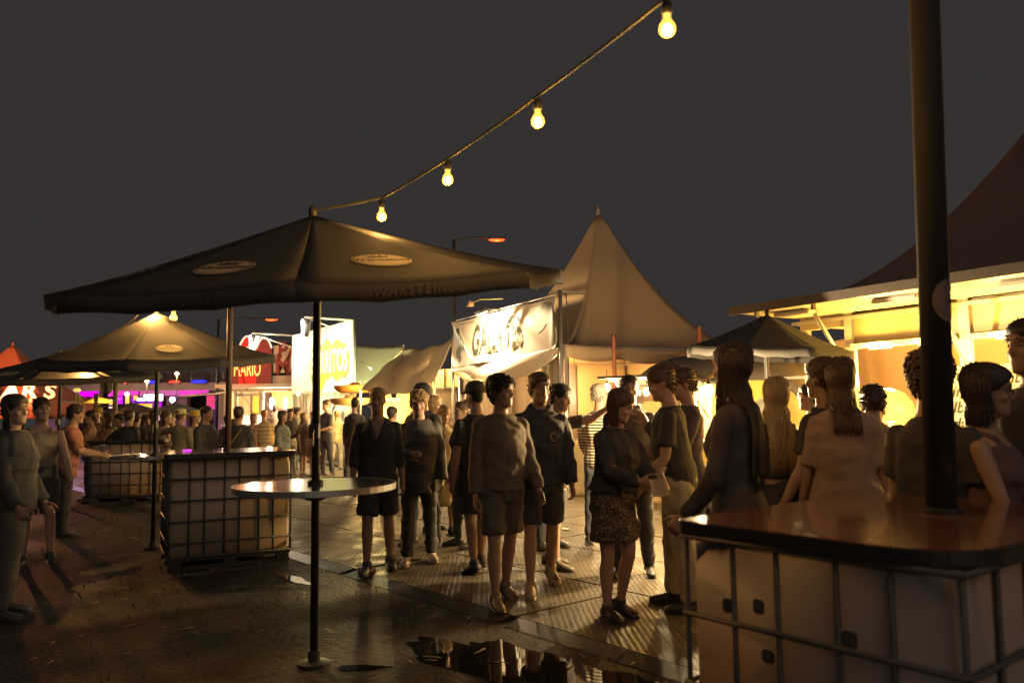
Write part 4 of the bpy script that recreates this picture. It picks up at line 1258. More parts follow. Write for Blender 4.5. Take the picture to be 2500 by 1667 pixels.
lampf = tag(empty("wall_lamp", bL + BW(bl * .62, .95, 2.12)), "small lamp under the burrito board lighting the canvas", "lamp")
g = G(); g.ball((0, 0, 0), .05, n=12, m=8); g.obj("globe", emit("warm_globe", (1, .8, .45), 12), lampf, smooth=True)
g = G(); g.bar((0, 0, .02), -bn * .85 + Vector((0, 0, .12)), .02); g.obj("bracket", M_DARKSTEEL, lampf)
# sombreros
def sombrero(c, r, m1, m2, label):
    s_ = tag(empty("sombrero", c), label, "sombrero", "giant sombreros on the burrito stall")
    g = G(); g.lathe([(.34 * r, 0), (.5 * r, -.02 * r), (.75 * r, .02 * r), (.95 * r, .16 * r), (1.0 * r, .30 * r), (.985 * r, .31 * r), (.92 * r, .19 * r), (.74 * r, .06 * r), (.5 * r, .03 * r), (.34 * r, .05 * r)], n=36)
    g.obj("brim", m1, s_, smooth=True)
    g = G(); g.lathe([(.36 * r, 0), (.34 * r, .18 * r), (.30 * r, .36 * r), (.2 * r, .46 * r), (.0, .48 * r)], n=26); g.obj("crown", m2, s_, smooth=True)
    g = G(); g.lathe([(.352 * r, .05 * r), (.372 * r, .05 * r), (.362 * r, .13 * r), (.342 * r, .13 * r)], n=26); g.obj("hat_band", mat("hat_band", (.25, .08, .05), .6), s_)
    return s_
M_STRAW = mat("orange_straw", (.62, .25, .05), .7, .2, 12, .3, 60); M_STRAW2 = mat("brown_straw", (.36, .22, .09), .7, .2, 12, .3, 60)
sp = at(868, 958, 21.0)
sombrero(sp, .58, M_STRAW, M_STRAW, "giant orange sombrero over the burrito stall's corner")
sp2 = at(856, 988, 20.9)
sombrero(sp2, .56, M_STRAW2, M_STRAW2, "giant brown sombrero hanging under the orange one")
g = G(); g.tube([(sp.x, sp.y, 0), (sp.x, sp.y, sp.z)], .025, 8)
tag(g.obj("hat_stand", M_DARKSTEEL), "stand pole carrying the giant sombreros", "stand")
lamp('POINT', (sp2.x + .7, sp2.y - .45, sp2.z - .35), 50, (1, .6, .18), None, .05)
pl_ = tag(empty("hanging_lamp", (sp2.x + .7, sp2.y - .45, sp2.z - .25)), "small lamp under the giant sombreros", "lamp")
g = G(); g.ball((0, 0, 0), .05, n=12, m=8); g.obj("bulb", _mats["warm_globe"], pl_, smooth=True)
g = G(); g.tube([(0, 0, .04), (-.35, .2, .4)], .008, 6); g.obj("cord", M_BLACK, pl_)

# canvas tent wall and big sloping awning between the stalls
def poly_sheet(name, corners, m, label, cat, sag=.25, nu=26, nv=16, wr=.03):
    A_, B_, C_, D_ = [Vector(c) for c in corners]      # A-B lower edge, D-C upper edge
    def fn(u, v):
        p = A_.lerp(B_, u).lerp(D_.lerp(C_, u), v)
        return p + Vector((0, 0, -sag * 4 * u * (1 - u) * (.4 + .6 * (1 - v)) + wr * math.sin(u * 17 + 4 * v) + wr * .6 * math.sin(v * 14 + 5 * u)))
    g = G(); g.grid(fn, nu, nv)
    o = thin(g.obj(name, m, None, smooth=True), .004)
    return tag(o, label, cat)
cw = [at(862, 935, 23.5), at(992, 938, 23.2), at(985, 842, 24.2), at(866, 840, 24.6)]
tw = tag(empty("canvas_tent", (0, 0, 0)), "pale green grey canvas tent roof between the two lit signs", "tent")
A_, B_, C_, D_ = cw
g = G(); g.grid(lambda u, v: A_.lerp(B_, u).lerp(D_.lerp(C_, u), v) + Vector((0, 0, -.05 * math.sin(u * PI))), 12, 8); thin(g.obj("roof_panel", M_VINYL2, tw, smooth=True), .004)
for p in (A_, B_, C_, D_):
    g = G(); g.tube([(p.x, p.y, 0), (p.x, p.y, p.z)], .04, 8); g.obj("pole", M_GALV, tw)
lamp('POINT', tuple(at(905, 900, 21.9)), 110, (.85, .9, .4), tw, .1)
lo = tag(empty("work_lamp", at(905, 900, 21.9)), "small work lamp in front of the green grey canvas", "lamp")
g = G(); g.ball((0, 0, 0), .035, n=10, m=6); g.obj("bulb", emit("dim_globe", (.9, .9, .5), 4), lo, smooth=True)
g = G(); g.tube([(0, 0, 0), (-.4, .6, .25)], .01, 6); g.obj("bracket", M_DARKSTEEL, lo)
awn = [at(880, 952, 19.6), at(1062, 925, 18.4), at(1114, 822, 18.3), at(985, 850, 22.6)]
aw = poly_sheet("sloping_awning", awn, mat("dun_awning_canvas", (.44, .35, .23), .7, .15, 3, .15, 20, trans=.3), "big dun canvas awning sloping down beside the galettes tent", "awning", sag=.25)
for p, lb in ((awn[0], "thin pole under the low corner of the dun awning"), (awn[1], "thin pole under the near edge of the dun awning")):
    g = G(); g.tube([(p.x, p.y, 0), (p.x, p.y, p.z)], .025, 8); tag(g.obj("awning_pole", M_GALV), lb, "pole", "poles of the dun awning")
# orange lit back stall under the awning
bs0, bs1 = at(918, 1000, 20.9), at(1118, 1000, 19.6)
bs0.z = bs1.z = 0
bsd = (bs1 - bs0).normalized(); bsl = (bs1 - bs0).length; bsn = Vector((bsd.y, -bsd.x, 0))
bst = tag(empty("grill_stall", bs0), "orange lit stall with a dark board under the dun awning", "food stall")
BS = Matrix((bsd, -bsn, Vector((0, 0, 1)))).transposed()
def SP(a, o, z): return bsd * a + bsn * o + Vector((0, 0, z))
g = G(); g.box(SP(bsl * .28, 0, 1.12), (bsl * .56, .05, 2.2), M=BS); g.obj("wall_panel", mat("orange_panel", (.62, .34, .08), .55, .1, 3), bst)
g = G(); g.box(SP(bsl * .80, 0, 1.05), (bsl * .40, .06, 2.1), M=BS); g.obj("dark_board", mat("dark_board", (.07, .05, .04), .7, .3, 9), bst)
g = G(); g.box(SP(bsl * .80, -.02, 2.36), (bsl * .40, .05, .46), M=BS); g.obj("upper_panel", mat("amber_panel", (.6, .38, .12), .5, .15, 5, stretch=(1, 1, 6)), bst)
for a in (.66, .70, .86):
    g = G(); g.tube([SP(bsl * a, .06, 2.08), SP(bsl * a, .06, 2.6)], .025, 6); g.obj("frame_post", M_DARKSTEEL, bst)
g = G(); g.bar(SP(bsl * .58, .07, 2.13), SP(bsl * 1.0, .07, 2.13), .05, .05); g.obj("frame_rail", M_DARKSTEEL, bst)
lamp('POINT', tuple(SP(bsl * .30, .9, 1.95)), 90, (1, .62, .2), bst, .1)
lamp('POINT', tuple(SP(bsl * .80, .5, 2.75)), 50, (1, .65, .25), bst, .1)
for k, (x, y) in enumerate(((946, 976), (957, 974), (966, 977), (941, 972), (973, 973))):
    p = at(x, y, 19.9 - .02 * k)
    b_ = bulb(p, .028, "tiny warm bulb in the cluster over the orange stall", 2.0 if k < 2 else 0.6, group="bulb cluster of the orange stall")
ch = at(960, 958, 19.6)
ct = tag(empty("lantern", ch), "black lantern silhouette hanging from the dun awning's edge", "lantern")
g = G(); g.lathe([(0, -.13), (.07, -.12), (.10, -.02), (.08, .08), (.03, .14), (0, .15)], n=14); g.obj("body", M_BLACK, ct, smooth=True)
g = G(); g.tube([(0, 0, .14), (0, 0, .4)], .008, 5); g.obj("cord", M_BLACK, ct)

# ------------------------------------------------------------------ pasta stand
K0 = at(548, 1000, 30.0); K0.z = 0
KX = lambda px: (at(px, 1000, 30.0) - at(548, 1000, 30.0)).x
kst = tag(empty("pasta_stand", K0), "pasta kiosk with peach lit windows and a scalloped red neon sign", "food stall")
KW = KX(770)
KZ = lambda py: at(600, py, 30.0).z
M_KFR = mat("kiosk_white_frame", (.72, .66, .54), .4)
M_PEACH = mat("peach_wall", (.62, .40, .24), .6, .1, 3)
g = G(); g.box((KW / 2, 0, .55), (KW, .08, 1.1)); g.obj("front_panel", M_CREAM, kst)
g = G(); g.box((KW / 2, -.15, 1.12), (KW, .5, .05)); g.obj("counter", M_WHITEPAINT, kst)
zt_ = KZ(956)
for px_ in (551, 576, 640, 722, 766):
    g = G(); g.box((KX(px_), 0, (1.14 + zt_) / 2), (.12, .10, zt_ - 1.14)); g.obj("window_post", M_KFR, kst)
g = G(); g.box((KW / 2, 0, zt_ + .06), (KW, .12, .12)); g.obj("head_beam", M_KFR, kst)
g = G(); g.box((KX(607), .0, KZ(964)), (KX(640) - KX(576) - .12, .06, .08)); g.obj("window_rail", M_KFR, kst)
g = G(); g.box((KW / 2, 2.0, 1.4), (KW, .06, 2.8)); g.obj("back_wall", M_PEACH, kst)
for x in (.02, KW - .02):
    g = G(); g.box((x, 1.0, 1.25), (.05, 1.95, 2.5)); g.obj("side_wall", M_PEACH, kst)
g = G(); g.box((KX(600), 1.93, 1.85), (.9, .05, 1.0)); g.obj("dark_cabinet", mat("dark_cabinet", (.10, .06, .05), .5), kst)
g = G(); g.box((KX(585), 1.9, 1.95), (.25, .05, .8)); g.obj("amber_poster", mat("amber_poster", (.65, .40, .05), .5), kst)
g = G(); g.box((KX(690), 1.2, 2.12), (1.5, .05, .75)); g.obj("orange_panel", _mats["orange_panel"], kst)
g = G(); g.add([(KX(632), 1.5, 1.5), (KX(690), 1.5, 1.5), (KX(672), 1.5, 2.35)], [(0, 1, 2)]); thin(g.obj("mauve_drape", mat("mauve_drape", (.45, .30, .38), .7), kst), .01)
# roof slab and overhang flap to the far side
g = G(); g.box((KW / 2, .75, zt_ + .20), (KW + .3, 2.7, .14)); g.obj("roof", M_KFR, kst)
V = [(KX(556), -.1, KZ(955)), (KX(556), -1.2, KZ(962)), (KX(462), -1.1, KZ(967)), (KX(470), -.2, KZ(965))]
g = G(); g.add(V, [(0, 1, 2, 3)]); thin(g.obj("side_flap", M_KFR, kst), .04)
for a, b in ((596, 618), (641, 660), (678, 676)):
    g = G(); g.tube([(KX(a), -.5, zt_ - .0), (KX(b), -.1, 1.75)], .018, 6); g.obj("flap_strut", M_DARKSTEEL if a > 600 else M_WOOD, kst)
for px_, py_ in ((548, 985), (656, 985), (690, 985)):
    g = G(); g.tube([(KX(px_), .35, KZ(py_ - 11)), (KX(px_), .35, KZ(py_ + 11))], .05, 8, rnd=True); g.obj("lamp_tube", emit("warm_tube", (1, .85, .6), 14), kst, smooth=True)
    lamp('POINT', (KX(px_), .1, KZ(py_)), 60, (1, .72, .42), kst, .1)
# glowing food case
for px_, w in ((612, .5), (628, .35)):
    g = G(); g.box((KX(px_), -.1, 1.32), (w, .3, .34)); g.obj("food_case", emit("food_case_glow", (1, .75, .5), 1.6), kst, bevel=.03)
# red base and scalloped neon sign
M_REDP = mat("red_sign_panel", (.50, .03, .025), .4, .1, 4); _p = M_REDP.node_tree.nodes["Principled BSDF"]; _p.inputs["Emission Color"].default_value = (.75, .02, .015, 1); _p.inputs["Emission Strength"].default_value = .55     # backlit panel
M_MAROON = mat("maroon_sign_panel", (.22, .06, .06), .5, .15, 4)
zb = KZ(946)
g = G(); g.box((KX(610), .1, (KZ(918) + zb) / 2), (KX(668) - KX(560), .3, KZ(918) - zb)); g.obj("sign_base", M_MAROON, kst)
def arch(pxa, pxb, ytop, ybase):
    """outline points of a parabolic arch, x,z"""
    xa, xb = KX(pxa), KX(pxb); zb_, zt = KZ(ybase), KZ(ytop)
    return [(xa + (xb - xa) * t / 24, zb_ + (zt - zb_) * (1 - abs(2 * t / 24 - 1) ** 2.2)) for t in range(25)]
sign = tag(empty("neon_sign", Vector(K0) + Vector((0, -.12, 0))), "red scalloped neon sign with yellow letters on the kiosk roof", "sign")
for (a, b, yt, yb, m_) in ((584, 627, 823, 852, M_REDP), (627, 664, 827, 852, M_MAROON), (563, 584, 848, 858, M_MAROON)):
    top = arch(a, b, yt, yb)
    pts = [Vector((x, 0, z)) for x, z in top] + [Vector((KX(b), 0, zb)), Vector((KX(a), 0, zb))]
    g = G(); g.prism(pts, (0, 1, 0), .10); g.obj("sign_panel", m_, sign)
    g = G(); g.tube([(x, -.03, z + .02) for x, z in top], .028, 6); g.obj("neon_tube", emit("neon_white", (1, .62, .45), 1.8), sign, smooth=True)
M_YNEON = emit("yellow_neon_letters", (1, .62, .12), 2.2)
for s_, y_, h_ in (("PASTA", 862, .62), ("MARIO", 903, .78)):
    text_obj("sign_lettering", s_, frame((KX(605), -.02, KZ(y_)), (1, 0, 0), (0, -1, 0)), M_YNEON, sign, size=h_, bold=-.004, xs=.42)
lamp('AREA', (KX(605), -1.2, KZ(880)), 6, (1, .10, .06), sign, (.3, .3), to=(KX(605), 0, KZ(880)))
lb_ = tag(empty("red_flood", Vector(K0) + Vector((KX(605), -1.35, KZ(880)))), "small red floodlight on an arm before the neon sign", "floodlight")
g = G(); g.box((0, 0, 0), (.18, .10, .12)); g.obj("housing", M_BLACK, lb_)
g = G(); g.bar((0, .0, -.05), (0, 1.25, -1.1), .03); g.obj("arm", M_BLACK, lb_)
# second sign panel, slab letters
s2 = tag(empty("slab_sign", Vector(K0) + Vector((KX(660), -.02, 0))), "cream sign with dark red slab letters beside the burrito board", "sign")
sx = lambda px: KX(px) - KX(660)
z0_, z1_ = KZ(917), KZ(838)
g = G(); g.box((sx(715), .1, (z0_ + z1_) / 2), (sx(770), .14, z1_ - z0_)); g.obj("sign_panel", mat("green_sign_border", (.05, .10, .07), .5), s2, bevel=.1)
g = G(); g.box((sx(717), .015, (z0_ + z1_) / 2), (sx(762), .05, (z1_ - z0_) * .84)); g.obj("cream_field", mat("cream_sign_field", (.62, .56, .40), .5, .06, 4), s2, bevel=.02)
g = G(); g.box((sx(676), -.015, KZ(882)), (sx(664), .012, (z1_ - z0_) * .45)); g.obj("letter_stem", mat("red_slab_letter", (.26, .05, .035), .5), s2)
for s_, y_, xx in (("PA", 858, 705), ("MA", 896, 705)):
    text_obj("slab_lettering", s_, frame((sx(xx), -.014, KZ(y_)), (1, 0, 0), (0, -1, 0)), mat("red_slab_letter", (.26, .05, .035), .5), s2, size=.85, bold=.035, xs=.85)
g = G(); g.box((sx(700), .2, KZ(930)), (sx(760), .3, KZ(919) - KZ(944))); g.obj("box_base", mat("cream_box", (.5, .45, .33), .5), s2)

# ------------------------------------------------------------------ far hall with violet light
HY = 46.0
hX = lambda px: at(px, 960, HY).x
hZ = lambda py: at(380, py, HY).z
hall = tag(empty("market_hall", (0, HY, 0)), "long low hall with violet lit fascia far behind the umbrellas", "building")
M_CONC = mat("hall_concrete", (.30, .24, .21), .8, .25, 2, .2, 8)
g = G(); g.box(((hX(60) + hX(640)) / 2, 1.0, hZ(945)), (hX(640) - hX(60), 2.2, hZ(935) - hZ(956))); g.obj("beam", M_CONC, hall)
g = G(); g.box(((hX(60) + hX(640)) / 2, 6.0, hZ(985)), (hX(640) - hX(60), .2, 4.2)); g.obj("back_wall", mat("hall_back_wall", (.16, .10, .10), .8, .3, 1.2), hall)
g = G(); g.box(((hX(60) + hX(640)) / 2, 3.4, hZ(955) + .2), (hX(640) - hX(60), 6.6, .12)); g.obj("roof_slab", M_CONC, hall)
for a, b, cl, st in ((165, 243, (.62, .0, .80), 1.0), (268, 340, (.75, .05, .62), .75), (345, 440, (.55, .12, .45), .55), (440, 512, (.62, .02, .55), .7)):
    g = G(); g.box(((hX(a) + hX(b)) / 2, -.15, hZ(960)), (hX(b) - hX(a), .08, hZ(954) - hZ(967))); g.obj("fascia_light", emit("violet_strip_%d" % a, cl, st), hall)
for px_ in (120, 225, 300, 410, 440, 530, 620):
    g = G(); g.box((hX(px_), .6, hZ(956) / 2), (.5, .5, hZ(956))); g.obj("column", M_CONC, hall)
# railing on the roof
for k in range(12):
    x = hX(280 + k * 26)
    g = G(); g.bar((x, .2, hZ(935)), (x, .2, hZ(908)), .035); g.obj("railing_post", M_DARKSTEEL, hall)
for z in (912, 924):
    g = G(); g.bar((hX(270), .2, hZ(z)), (hX(600), .2, hZ(z)), .03); g.obj("railing_bar", M_DARKSTEEL, hall)
for a, b, c_ in ((363, 389, (.03, .03, 1)), (417, 446, (1, .05, .03)), (471, 511, (.02, .03, 1)), (308, 315, (1, .08, .08))):
    xx = (hX(a) + hX(b)) / 2
    u = tag(empty("beam_light", (xx, HY - .35, hZ(933))), "%s light glowing on the hall's roof edge" % {363: "first blue", 417: "long red", 471: "broad blue", 308: "tiny red"}[a], "light", "coloured lights on the hall's roof edge")
    g = G(); g.ball((0, 0, 0), ((hX(b) - hX(a)) / 2, .12, .09), n=16, m=8); g.obj("lens", emit("beam_light_%d" % a, c_, 1.5), u, smooth=True)
    g = G(); g.box((0, .1, -.08), ((hX(b) - hX(a)) * .7, .2, .06)); g.obj("housing", M_BLACK, u)
for px_, py_ in ((432, 912), (359, 930), (310, 962)):
    p = at(px_, py_, 43); r_ = tag(empty("globe_lamp", p), "warm globe lamp over the hall, %s" % {432: "highest of the three", 359: "beside the first blue light", 310: "on a yellow lit post"}[px_], "lamp", "warm globes at the hall")
    g = G(); g.ball((0, 0, 0), .10, n=12, m=8); g.obj("globe", emit("amber_globe", (1, .60, .22), 12), r_, smooth=True)
    g = G(); g.tube([(0, 0, -.08), (0, 0, -p.z)], .03, 6); g.obj("post", M_DARKSTEEL, r_)
    lamp('POINT', (0, -.2, 0), 60, (1, .6, .25), r_, .1)
# screens, lit bars and panels under the hall
def lit(nm, a, b, y0, y1, c_, st, lab, cat, Y=HY - .8, dz=.1):
    u = tag(empty(nm, ((hX(a) + hX(b)) / 2 * Y / HY, Y, 0)), lab, cat)
    k = Y / HY
    w = (hX(b) - hX(a)) * k; z0, z1 = at(380, y1, Y).z, at(380, y0, Y).z
    g = G(); g.box((0, .06, (z0 + z1) / 2), (w + .08, dz, z1 - z0 + .08)); g.obj("housing", M_BLACK, u)
    g = G(); g.box((0, 0, (z0 + z1) / 2), (w, .01, z1 - z0)); sc_ = g.obj("lit_face", emit(nm + "_%d" % a, c_, st), u)
    g = G(); 
    for x in (-w / 2 + .06, w / 2 - .06): g.bar((x, .1, 0), (x, .1, z0), .05)
    g.obj("stand", M_BLACK, u)
    return u, sc_, w, z0, z1
u, s_, w, z0, z1 = lit("led_screen", 281, 300, 965, 985, (.45, .0, .95), 1.0, "violet screen showing rows of small panes beside a column", "screen")
for i in range(4):
    for j in range(4):
        g = G(); g.box((-w / 2 + w * (i + .5) / 4, -.012, z0 + (z1 - z0) * (j + .5) / 4), (w / 4 - .05, .006, (z1 - z0) / 4 - .04)); g.obj("screen_tile", emit("violet_tile_%d" % ((i * 3 + j * 5) % 3), [(.5, .02, .9), (.65, .25, .9), (.38, 0, .8)][(i * 3 + j * 5) % 3], .9), s_)
lit("led_screen", 316, 376, 968, 986, (.36, .0, .98), 1.0, "wide blue violet screen under the bright white sign", "screen")
lit("led_screen", 388, 397, 975, 993, (.45, .0, .95), .8, "narrow violet screen right of the bright white sign", "screen")
u, s_, w, z0, z1 = lit("light_box_sign", 351, 398, 962, 969, (1, .92, .95), 2.6, "upper bright white bar sign in the hall", "sign", HY - 1.2)
u, s_, w, z0, z1 = lit("light_box_sign", 335, 398, 970.5, 978, (1, .92, .95), 2.2, "lower bright white bar sign in the hall", "sign", HY - 1.2)
lit("lit_panel", 326, 336, 965, 976, (.9, .5, .08), .8, "small amber panel left of the white bar sign", "panel", HY - 1.0)
lit("lit_panel", 307, 316, 963, 985, (1, .55, .10), 1.0, "yellow lit post panel under a warm globe", "panel", HY - 1.1)  # lamplight on the post put in as its own glow
lit("lit_panel", 267, 275, 973, 995, (1, .62, .45), .7, "pale pink upright panel left of the violet screens", "panel", HY - 1.1)
lit("lit_panel", 505, 525, 967, 1000, (.55, .03, .20), .5, "magenta wall panel beside the pasta kiosk", "panel", HY - 1.1)
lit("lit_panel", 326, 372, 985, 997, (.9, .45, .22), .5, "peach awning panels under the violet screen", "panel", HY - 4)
lit("lit_panel", 152, 158, 968, 1012, (.75, .35, .9), .8, "upright white violet neon strip by the red tent", "panel", HY - 10)
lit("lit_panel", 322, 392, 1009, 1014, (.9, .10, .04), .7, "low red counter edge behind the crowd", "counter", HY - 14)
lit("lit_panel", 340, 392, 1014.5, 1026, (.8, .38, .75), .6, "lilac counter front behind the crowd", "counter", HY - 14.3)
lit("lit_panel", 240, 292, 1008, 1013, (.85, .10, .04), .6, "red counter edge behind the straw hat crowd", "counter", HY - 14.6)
lamp('AREA', (hX(350), HY - 2, 2.4), 200, (.7, .05, .95), None, (10, 1.2), to=(hX(350), HY - 3, 0), name="violet_hall_light")
for px_, py_, Y_ in ((158, 971, 36), (421, 975, 41)):
    p = at(px_, py_, Y_); r_ = tag(empty("globe_lamp", p), {158: "cold white lamp beside the red tent's edge", 421: "cold white lamp over a small dark umbrella"}[px_], "lamp")
    g = G(); g.ball((0, 0, 0), .13, n=12, m=8); g.obj("globe", emit("cold_globe", (1, .9, 1), 9), r_, smooth=True)
    g = G(); g.tube([(0, 0, -.1), (0, 0, -p.z)], .04, 6); g.obj("post", M_DARKSTEEL, r_)
    lamp('POINT', (0, -.25, 0), 60, (1, .8, 1), r_, .1)

# ------------------------------------------------------------------ red tent at the far left with lettering
rc = at(28, 960, 26.0)
def sq(c, s, r):
    return [Vector((c[0], c[1], 0)) + Matrix.Rotation(r, 3, 'Z') @ Vector((x * s, y * s, 0)) for x, y in ((-1, -1), (1, -1), (1, 1), (-1, 1))]
M_REDTENT = mat("red_tent_vinyl", (.52, .16, .09), .6, .1, 2.5, .1, 12, trans=.3)
rt, rtc = pagoda(sq((at(26, 960, 27).x, 27.0), 2.1, .12), 2.05, 4.0, "red pointed tent with white letters at the picture's edge", M_REDTENT, trim=.55, conc=1.5)
q0, q1 = at(0, 958, 24.4), at(150, 963, 24.6)
xd = (q1 - q0).normalized()
for s_, px_, py_, sz, m_ in (("B", -38, 956, .62, None), ("A", 27, 955, .62, None), ("R", 71, 956, .62, None), ("S", 122, 957, .62, None)):
    p = at(px_, py_, 24.25)
    text_obj("tent_lettering", s_, frame(p - rtc, (1, .03, 0), (0, -1, .25)), mat("white_tent_letter", (.72, .66, .58), .5), rt, size=sz, bold=.02, xs=1.25)
for s_, px_ in (("EXTRA", 0), ("BAR", 75)):
    p = at(px_, 979, 24.2)
    text_obj("tent_lettering", s_, frame(p - rtc, (1, .03, 0), (0, -1, .0)), mat("faded_tent_letter", (.50, .24, .20), .5), rt, size=.26, bold=.01, xs=1.1, spacing=1.5)
lamp('POINT', tuple(at(-60, 930, 23.0)), 520, (1, .35, .12), None, .1, name="red_tent_fill")
rl = tag(empty("added_stand_lamp", at(-60, 930, 23.0)), "added orange lamp on a stand out of view beside the red tent", "lamp")  # unseen lamp added to light the red tent
g = G(); g.ball((0, 0, .1), .07, n=10, m=6); g.obj("globe", emit("orange_globe", (1, .4, .12), 6), rl, smooth=True)
g = G(); g.tube([(0, 0, .05), (0, 0, -rl.location.z)], .025, 6); g.obj("post", M_DARKSTEEL, rl)
# grey cloth banner on a scaffold post
gp0 = at(280, 1030, 15.5); gp0.z = 0
fb = tag(empty("cloth_flag", gp0), "grey cloth banner hanging from a scaffold post behind the far tank bar", "banner")
zt2 = at(280, 902, 15.5).z
w2 = (at(280, 960, 15.5) - at(243, 960, 15.5)).x
g = G(); g.tube([(0, 0, 0), (0, 0, zt2)], .045, 8); g.obj("post", mat("yellowed_post", (.30, .24, .12), .5, .2, 10), fb, smooth=True)
g = G(); g.tube([(-w2 - .08, .0, 0), (-w2 - .08, 0, at(250, 960, 15.5).z)], .04, 8); g.obj("post", _mats["yellowed_post"], fb, smooth=True)
g = G(); g.tube([(.08, 0, zt2), (-w2 - .1, 0, zt2)], .025, 6); g.obj("crossbar", M_GALV, fb)
g = G(); g.tube([(.0, 0, 1.75), (-w2 - .08, 0, 1.72)], .02, 6); g.obj("rail", M_GALV, fb)
g = G(); g.grid(lambda u, v: Vector((-.07 - (w2 - .1) * u, .04 * math.sin(u * 9 + v * 3) - .03, zt2 - .03 - .42 * v * (1 + .05 * math.sin(u * 7)))), 14, 8); thin(g.obj("cloth", mat("grey_cloth", (.28, .25, .22), .8, .15, 5, trans=.3), fb, smooth=True), .004)
# yellow lantern with ribbons
yl = at(188, 952, 19)
yt = tag(empty("paper_lantern", yl), "yellow green lantern with dangling ribbons over the bar crowd", "lantern")
g = G(); g.ball((0, 0, 0), (.085, .085, .05), n=12, m=7); g.obj("shade", emit("lime_lantern", (.75, .65, .12), .9), yt, smooth=True)
for dx in (-.02, .05, .1):
    g = G(); g.tube([(dx * .3, 0, -.04), (dx, 0, -.2), (dx * 2.1, 0, -.36)], .012, 5); g.obj("ribbon", mat("lime_ribbon", (.45, .50, .05), .5), yt)
g = G(); g.tube([(0, 0, .04), (0, 0, .9)], .006, 5); g.obj("cord", M_BLACK, yt)
# yellow topped parasol behind
yp = at(243, 982, 22)
ypo = tag(empty("small_parasol", (yp.x, yp.y, 0)), "small yellow lit parasol behind the red shirted drinker", "umbrella")
g = G(); g.lathe([(.0, yp.z + .14), (.2, yp.z + .09), (.42, yp.z - .02), (.41, yp.z - .03), (.2, yp.z + .07), (0, yp.z + .12)], n=16); g.obj("canopy", mat("yellow_parasol", (.62, .42, .08), .6), ypo)
g = G(); g.tube([(0, 0, 0), (0, 0, yp.z + .1)], .02, 6); g.obj("pole", M_DARKSTEEL, ypo)
lamp('POINT', (.35, -.5, yp.z + .35), 12, (1, .7, .2), ypo, .05)
# crumpled paper and cups on the ground
def litter(p, r, label, m):
    g = G(); g.ball((0, 0, 0), (r * 1.5, r, r * .8), n=12, m=8)
    g.v = [(x * (1 + rng.uniform(-.22, .22)), y * (1 + rng.uniform(-.22, .22)), max(-r * .6, z * (1 + rng.uniform(-.3, .3)))) for x, y, z in g.v]
    o = g.obj("crumpled_paper", m); o.location = (p.x, p.y, r * .6); o.rotation_euler = (0, 0, rng.uniform(0, 3))
    return tag(o, label, "litter")
litter(gd(896, 1402), .06, "crumpled pale paper bag on the ground by the walkway edge", mat("brown_paper", (.50, .36, .24), .7, .3, 20))
for (x, y, lb) in ((1380, 1300, "flattened napkin beside the long legs on the walkway"), (1660, 1405, "torn paper scrap in front of the near tank bar")):
    p = gd(x, y)
    g = G(); g.add([(rng.uniform(-.06, -.03), -.03, 0), (.05, rng.uniform(-.04, -.02), .012), (.06, .035, .004), (-.03, .05, .016)], [(0, 1, 2), (0, 2, 3)])
    o = thin(g.obj("paper_scrap", mat("white_paper_scrap", (.6, .52, .4), .7)), .002); o.location = (p.x, p.y, .042); tag(o, lb, "litter")
